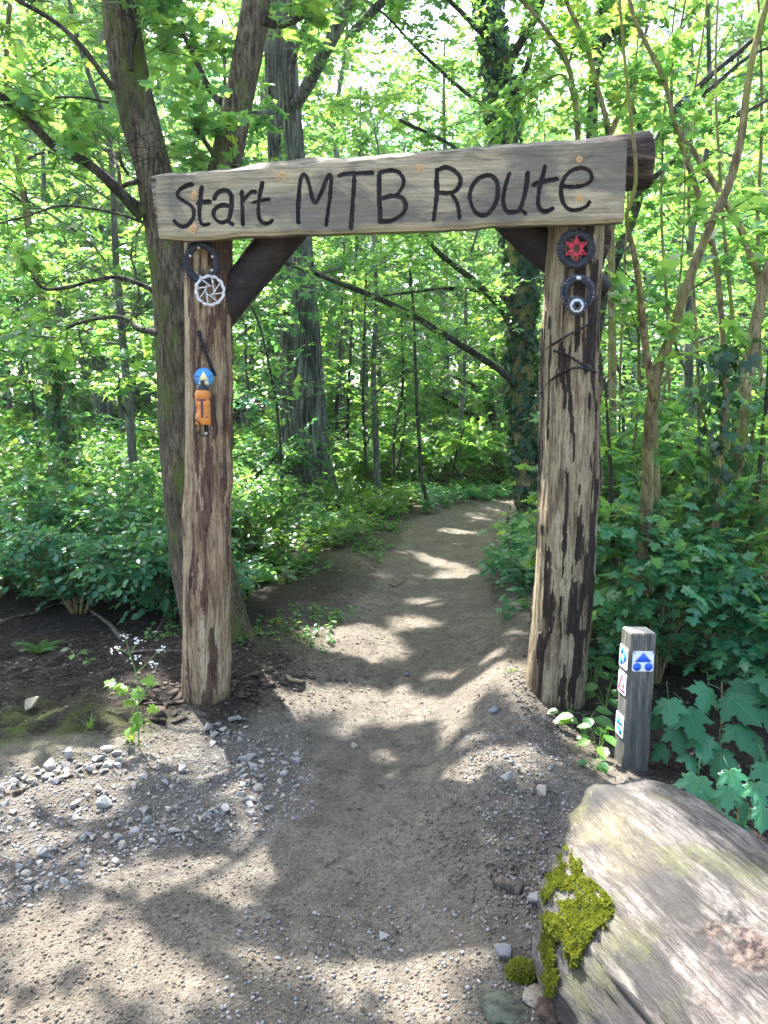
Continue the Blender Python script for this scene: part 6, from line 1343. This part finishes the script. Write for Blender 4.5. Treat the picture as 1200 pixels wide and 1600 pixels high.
# sycamore saplings with large leaves
def syc_leaf():
    half = [(0.10, -0.10), (0.24, -0.13), (0.33, -0.03), (0.46, -0.04), (0.44, 0.05), (0.36, 0.12), (0.50, 0.18), (0.56, 0.30), (0.68, 0.42), (0.54, 0.42), (0.47, 0.50), (0.38, 0.43), (0.24, 0.44), (0.30, 0.58), (0.25, 0.66), (0.28, 0.76), (0.16, 0.78), (0.10, 0.88)]
    out = [(0, -0.02)] + half + [(0, 1.02)] + [(-x, y) for x, y in half[::-1]]
    def zf(x, y): return -0.16 * abs(x) ** 1.3 - 0.15 * max(y, 0) ** 2 + 0.035 * math.cos(math.atan2(x, y + 0.05) * 10) * math.hypot(x, y)
    V = [(0, 0.0, 0.0)] + [(x, y, zf(x, y)) for x, y in out] + [(x * 0.55, y * 0.55, zf(x * .55, y * .55) + 0.012) for x, y in out]; n = len(out)
    T = []; Q = []
    for i in range(n):
        j = (i + 1) % n; Q.append([1 + i, 1 + j, 1 + n + j, 1 + n + i]); T.append([0, 1 + n + i, 1 + n + j])
    mb = MB(); mb.add(V, Q, T, 0.4)
    for (ex, ey) in ((0, 0.98), (0.62, 0.40), (-0.62, 0.40), (0.42, -0.02), (-0.42, -0.02)):
        q_ = [(ex * f, ey * f, zf(ex * f, ey * f) + 0.014) for f in (0.02, 0.35, 0.7, 0.97)]; nx_, ny_ = -ey * 0.011, ex * 0.011; g = np.array([1, 0.8, 0.55, 0.2])
        mb.add([(a - nx_ * w_, b - ny_ * w_, c_) for (a, b, c_), w_ in zip(q_, g)] + [(a + nx_ * w_, b + ny_ * w_, c_) for (a, b, c_), w_ in zip(q_, g)], [[i, i + 1, 5 + i, 4 + i] for i in range(3)], None, 1.0)
    V2, Q2, T2 = tube([(0, -0.02, 0), (0, -0.35, 0.02), (0, -0.7, -0.12)], [0.010, 0.010, 0.013], 5, 8); mb.add(V2, Q2, T2, 0.9); return mb
M['syc'] = leaf_mat('sycamore_leaf_dark', [(0, (0.012, 0.075, 0.034)), (0.6, (0.022, 0.12, 0.05)), (1, (0.10, 0.22, 0.09))], [(0, (0.05, 0.26, 0.06)), (1, (0.3, 0.5, 0.1))], 0.3, 0.5, 0.25)
SYC = [syc_leaf().mesh('leaf', M['syc'], smooth=False), syc_leaf().mesh('leaf', M['leaf_dark'], smooth=False)]
def sycamore(label, base_px, d, spots, mi):
    b = P(base_px[0], base_px[1], d); t = thing('sycamore_sapling', label, 'sapling', (b[0], b[1], Hs(b[0], b[1]) - 0.02)); bb = np.array(t.location)
    zmax = max(P(x, y, dd_)[2] for x, y, w_, dd_ in spots) - bb[2]
    MB().add(*tube([(0, 0, 0), (0.01, 0.02, zmax * 0.5), (-0.01, 0.0, zmax)], [0.007, 0.006, 0.003], 6, 14)).build('stem', M['bark_thin'], t)
    for (x, y, w_, dd_) in spots:
        p = P(x, y, dd_) - bb; s = w_ * PXM(dd_, y) * 0.74 * rng.uniform(0.75, 1.15)
        out = np.array([p[0] * 0.5 + rng.normal(0, 0.25), -0.55 + rng.normal(0, 0.3), -0.45 + rng.normal(0, 0.15)]); D = nrm(out); N = np.array([rng.normal(0.05, 0.25), -0.62 + rng.normal(0, 0.15), 0.75]); X = nrm(np.cross(D, N)); N2 = np.cross(X, D)
        o = link('leaf', SYC[mi if rng.random() < 0.8 else 1 - mi], t); o.matrix_local = Matrix(((X[0] * s, D[0] * s, N2[0] * s, p[0]), (X[1] * s, D[1] * s, N2[1] * s, p[1]), (X[2] * s, D[2] * s, N2[2] * s, p[2]), (0, 0, 0, 1)))
    return t
sycamore('sycamore sapling with large bright lobed leaves just behind the log', (1150, 1330), 2.75, [(1090, 1215, 62, 2.7), (1140, 1205, 66, 2.72), (1180, 1225, 70, 2.7), (1120, 1245, 52, 2.66), (1165, 1255, 58, 2.66), (1100, 1262, 44, 2.64), (1190, 1265, 50, 2.62), (1138, 1232, 56, 2.6), (1085, 1240, 44, 2.66), (1195, 1195, 60, 2.75), (1155, 1285, 48, 2.64), (1125, 1275, 42, 2.62)], 1)
sycamore('sycamore sapling with very large dark leaves right of the waymark post', (1120, 1250), 3.25, [(1045, 1095, 62, 3.2), (1072, 1110, 72, 3.2), (1140, 1090, 78, 3.25), (1105, 1075, 60, 3.3), (1165, 1065, 66, 3.3), (1055, 1140, 55, 3.15), (1095, 1150, 66, 3.15), (1150, 1135, 72, 3.15), (1040, 1170, 46, 3.15), (1190, 1110, 70, 3.2), (1125, 1175, 60, 3.1), (1180, 1160, 64, 3.1), (1075, 1180, 52, 3.1), (1195, 1060, 60, 3.3), (1030, 1120, 40, 3.25)], 0)
sycamore('broad leaved sapling with pale leaves at the right edge', (1190, 1050), 4.0, [(1140, 920, 46, 3.9), (1170, 935, 60, 3.9), (1195, 915, 64, 3.9), (1155, 960, 54, 3.9), (1185, 985, 60, 3.9), (1150, 1000, 46, 3.9), (1198, 955, 60, 3.85), (1175, 1020, 50, 3.85), (1160, 890, 44, 4.0)], 0)

# ------------------------------------------------------------------ litter, twigs, chips
def litter(name, n, regs, s0, s1, label, mat='litter', shape='oval'):
    X = []; Y = []
    for (cx, cyy, sx, sy, f) in regs: k = int(n * f); X.append(rng.normal(cx, sx, k)); Y.append(rng.normal(cyy, sy, k))
    x = np.concatenate(X); y = np.concatenate(Y); z = H(x, y); N = len(x); az = rng.uniform(0, 6.28, N)
    L = (np.stack([x, y, z + 0.004 + 0.006 * rng.random(N)], 1), np.stack([np.cos(az), np.sin(az), rng.normal(0, 0.15, N)], 1), np.array([0, 0, 1.0]) + rng.normal(0, 0.22, (N, 3)), rng.uniform(s0, s1, N), rng.random(N))
    return tag(link(name, leaves_mesh(name, L, shape, M[mat])), label, None, None, 'stuff')
litter('leaf_litter', 2200, [(-2.0, 4.5, 0.7, 0.5, 0.34), (-0.75, 4.35, 0.35, 0.3, 0.2), (-0.6, 5.6, 0.5, 0.8, 0.18), (0.95, 3.4, 0.2, 0.4, 0.1), (1.5, 4.2, 0.5, 0.7, 0.18)], 0.010, 0.034, 'scattered dead leaves and bark crumbs on the soil')
mb = MB(); nT = 1700; x = np.concatenate([rng.normal(-1.9, 0.6, 1000), rng.normal(-0.5, 0.6, 480), rng.normal(0.7, 0.4, 220)]); y = np.concatenate([rng.normal(4.4, 0.5, 1000), rng.normal(5.0, 0.8, 480), rng.normal(3.2, 0.6, 220)])
o = np.stack([x, y, H(x, y) + 0.006], 1); az = rng.uniform(0, 6.28, nT); twig_wood(mb, o, np.stack([np.cos(az), np.sin(az), 0.06 + 0 * az], 1), rng.uniform(0.03, 0.12, nT), 0.0013)
tag(mb.build('twig_litter', M['twig']), 'fine broken twigs and root hairs lying on the soil', None, None, 'stuff')
def stick(name, label, pts, r0, r1, mat='twig', group=None, lift=0.01):
    q = np.array([G(a, b) for a, b in pts]); q[:, 2] += lift + np.linspace(0, 0.0, len(q)); b = q[0].copy()
    o = MB().add(*tube(q, np.linspace(r0, r1, len(q)), 7, 24, True, 0.12, 3, .3, rng.random() * 9)).build(name, M[mat], None, off=b); o.location = tuple(b); return tag(o, label, 'branch' if r0 > 0.008 else 'twig', group)
for lab, pts, r0 in [('grey dead branch propped on the soil under the bramble', [(190, 1000), (172, 978), (150, 962), (120, 940), (105, 930)], 0.016), ('long bare root lying across the black soil at the left edge', [(0, 975), (30, 965), (60, 958), (92, 945), (130, 950)], 0.013), ('dark stick lying behind the white flowered plant', [(200, 1022), (240, 1018), (290, 1020)], 0.010), ('bleached stick at the row of edging stones', [(20, 1243), (40, 1236), (48, 1230)], 0.009), ('short twig on the trail in the middle foreground', [(508, 1358), (518, 1352), (528, 1346)], 0.004), ('thin twig in the gravel at the bottom middle', [(532, 1484), (545, 1492), (558, 1502)], 0.0035), ('curved dark twig on the trail beyond the gate', [(612, 918), (620, 916), (632, 910)], 0.008), ('flat weathered stick at the trail edge beyond the left post', [(510, 1062), (525, 1064), (540, 1064)], 0.014), ('thin stick leaning from the soil towards the forked trunk', [(242, 995), (255, 970), (268, 945)], 0.008), ('bleached twig on the berm above the sand heap', [(860, 1190), (880, 1193), (905, 1196)], 0.003)]:
    stick('fallen_branch' if r0 > 0.008 else 'fallen_twig', lab, pts, r0, r0 * 0.5)
litter('trail_debris', 700, [(0.0, 3.2, 0.7, 0.9, 0.5), (0.2, 4.6, 0.4, 0.8, 0.25), (-1.2, 2.6, 0.6, 0.4, 0.25)], 0.008, 0.03, 'tiny dry leaf scraps and seeds on the trail', 'litter', 'kite')
CH = []
for k in range(5):
    V, Q = box_vf(1, 0.42, 0.09); V = V + rng.normal(0, 0.06, V.shape) * np.array([1, 1, 0.25]); CH.append(MB().add(V, Q).mesh('bark_chip', M['twig'] if k % 2 else M['litter'], False))
def chips(n, poly, label, group, s0=0.03, s1=0.09):
    k = 0
    x0, x1 = min(p[0] for p in poly), max(p[0] for p in poly); y0, y1 = min(p[1] for p in poly), max(p[1] for p in poly)
    while k < n:
        x, y = rng.uniform(x0, x1), rng.uniform(y0, y1)
        if not inpoly(x, y, poly): continue
        p = G(x, y); o = link('bark_chip', CH[rng.integers(5)]); s = rng.uniform(s0, s1); o.location = (p[0], p[1], p[2] + 0.006); o.scale = (s, s, s); o.rotation_euler = (rng.normal(0, .2), rng.normal(0, .2), rng.uniform(0, 6.28)); tag(o, label, 'bark chip', group); k += 1
chips(34, [(360, 1050), (420, 1040), (500, 1050), (470, 1090), (400, 1120), (365, 1110)], 'bark chip in the debris right of the left post', 'bark chips right of the left post')
chips(26, [(225, 1075), (285, 1060), (285, 1125), (240, 1140), (200, 1130)], 'bark chip in the debris left of the left post', 'bark chips left of the left post', 0.03, 0.1)
# odds and ends by the log
def lump(name, label, px, py, w_, mat, catg, seed, flat=0.5, sub_=3, lift=0.3):
    p = G(px, py); s = w_ * PXM(p[1], py); bm = bmesh.new(); bmesh.ops.create_icosphere(bm, subdivisions=sub_, radius=0.5)
    for v_ in bm.verts:
        c = np.array(v_.co); f = 1 + 0.30 * float(fbm(c[0] * 3 + seed, c[1] * 3, c[2] * 3, 3)); v_.co = Vector((c[0] * f * s, c[1] * f * s * 0.8, c[2] * f * s * flat))
    o = link(name, bm_mesh(name, bm, mat, False)); o.location = (p[0], p[1], p[2] + s * flat * lift); o.rotation_euler = (0, 0, seed); return tag(o, label, catg)
M['lichen'] = plain('grey_green_lichen', (0.06, 0.07, 0.05), 0.9, 0, 0.15, 0.7, 30, 0.9)
M['chunk'] = plain('pale_dead_wood', (0.17, 0.15, 0.115), 0.85, 0, 0.2, 0.45, 40, 0.6)
M['darkwood'] = plain('rotten_dark_wood', (0.06, 0.04, 0.03), 0.85, 0, 0.2, 0.6, 40, 0.7)
stick('wood_chunk', 'small split chunk of pale dead wood near the log', [(773, 1380), (790, 1387), (816, 1396)], 0.017, 0.022, 'twig', None, 0.012)['category'] = 'wood chunk'
lump('bark_plate', 'flat grey green lichened bark plate at the bottom edge beside the log', 785, 1580, 84, M['lichen'], 'bark', 2.2, 0.16)
lump('bark_plate', 'small curled bark piece under the mossy end of the log', 838, 1560, 48, M['chunk'], 'bark', 4.1, 0.35)
lump('rotten_wood', 'dark rotten wood lump at the bottom under the log', 860, 1590, 60, M['darkwood'], 'wood chunk', 5.0, 0.6)
def moss_ball(label, px, py, w_):
    p = G(px, py); s = w_ * PXM(p[1], py) / 2; t = thing('moss_cushion', label, 'moss', p); n = 2600; d = nrm(rng.normal(0, 1, (n, 3))); d[:, 2] = np.abs(d[:, 2]); q = d * s * (0.8 + 0.3 * rng.random((n, 1))) * np.array([1, 0.9, 0.85])
    bm = bmesh.new(); bmesh.ops.create_icosphere(bm, subdivisions=2, radius=s * 0.85); link('cushion_core', bm_mesh('cushion_core', bm, M['moss']), t)
    o = link('moss_tips', leaves_mesh('moss_tips', (q, d + rng.normal(0, 0.5, (n, 3)), rng.normal(0, 1, (n, 3)), rng.uniform(0.006, 0.011, n), np.clip(0.3 + 0.4 * d[:, 2] + rng.normal(0, .2, n), 0, 1)), 'kite', M['moss'])); o.parent = t; o['kind'] = 'stuff'
moss_ball('round green moss cushion between the blue grey stone and the log', 815, 1522, 44)
moss_ball('lower moss cushion at the bottom edge beside the bark piece', 868, 1570, 30)


# ------------------------------------------------------------------ thin air between the trees
me = mesh_np('haze', np.array([[x, y, z] for x in (-300, 300) for y in (-90, 450) for z in (-4.0, 30)], float), [[0, 1, 3, 2], [4, 6, 7, 5], [0, 4, 5, 1], [2, 3, 7, 6], [0, 2, 6, 4], [1, 5, 7, 3]], None, None, None, False)
mt = NT('haze_air'); v = mt.n('VolumePrincipled'); v.inputs['Color'].default_value = (0.92, 0.97, 1.0, 1); v.inputs['Density'].default_value = 0.0006; v.inputs['Anisotropy'].default_value = 0.35
mt.l(v.outputs[0], mt.out.inputs['Volume']); me.materials.append(mt.m); tag(link('haze', me), 'thin pale haze hanging between the trees', None, None, 'stuff')
cy.volume_bounces = 0

# ------------------------------------------------------------------ labels of the smaller rows, by their order across the picture
ORD = ['first', 'second', 'third', 'fourth', 'fifth', 'sixth', 'seventh', 'eighth', 'ninth', 'tenth', 'eleventh', 'twelfth', 'thirteenth', 'fourteenth', 'fifteenth', 'sixteenth']
for grp, txt in (('young trees left of the trail', 'young leafy tree {} from the left in the understorey left of the trail'), ('young trees right of the trail', 'young leafy tree {} from the left in the understorey right of the trail'),
                 ('tall trees behind the gate', 'tall high crowned tree behind the gate, {} from the left'), ('undergrowth left of the trail', 'leafy undergrowth bush left of the trail, {} from the left'), ('undergrowth right of the trail', 'leafy undergrowth bush right of the trail, {} from the left')):
    row = sorted((o for o in COL.objects if o.get('group') == grp), key=lambda o: o.location.x / o.location.y)
    for o, w_ in zip(row, ORD): o['label'] = txt.format(w_)
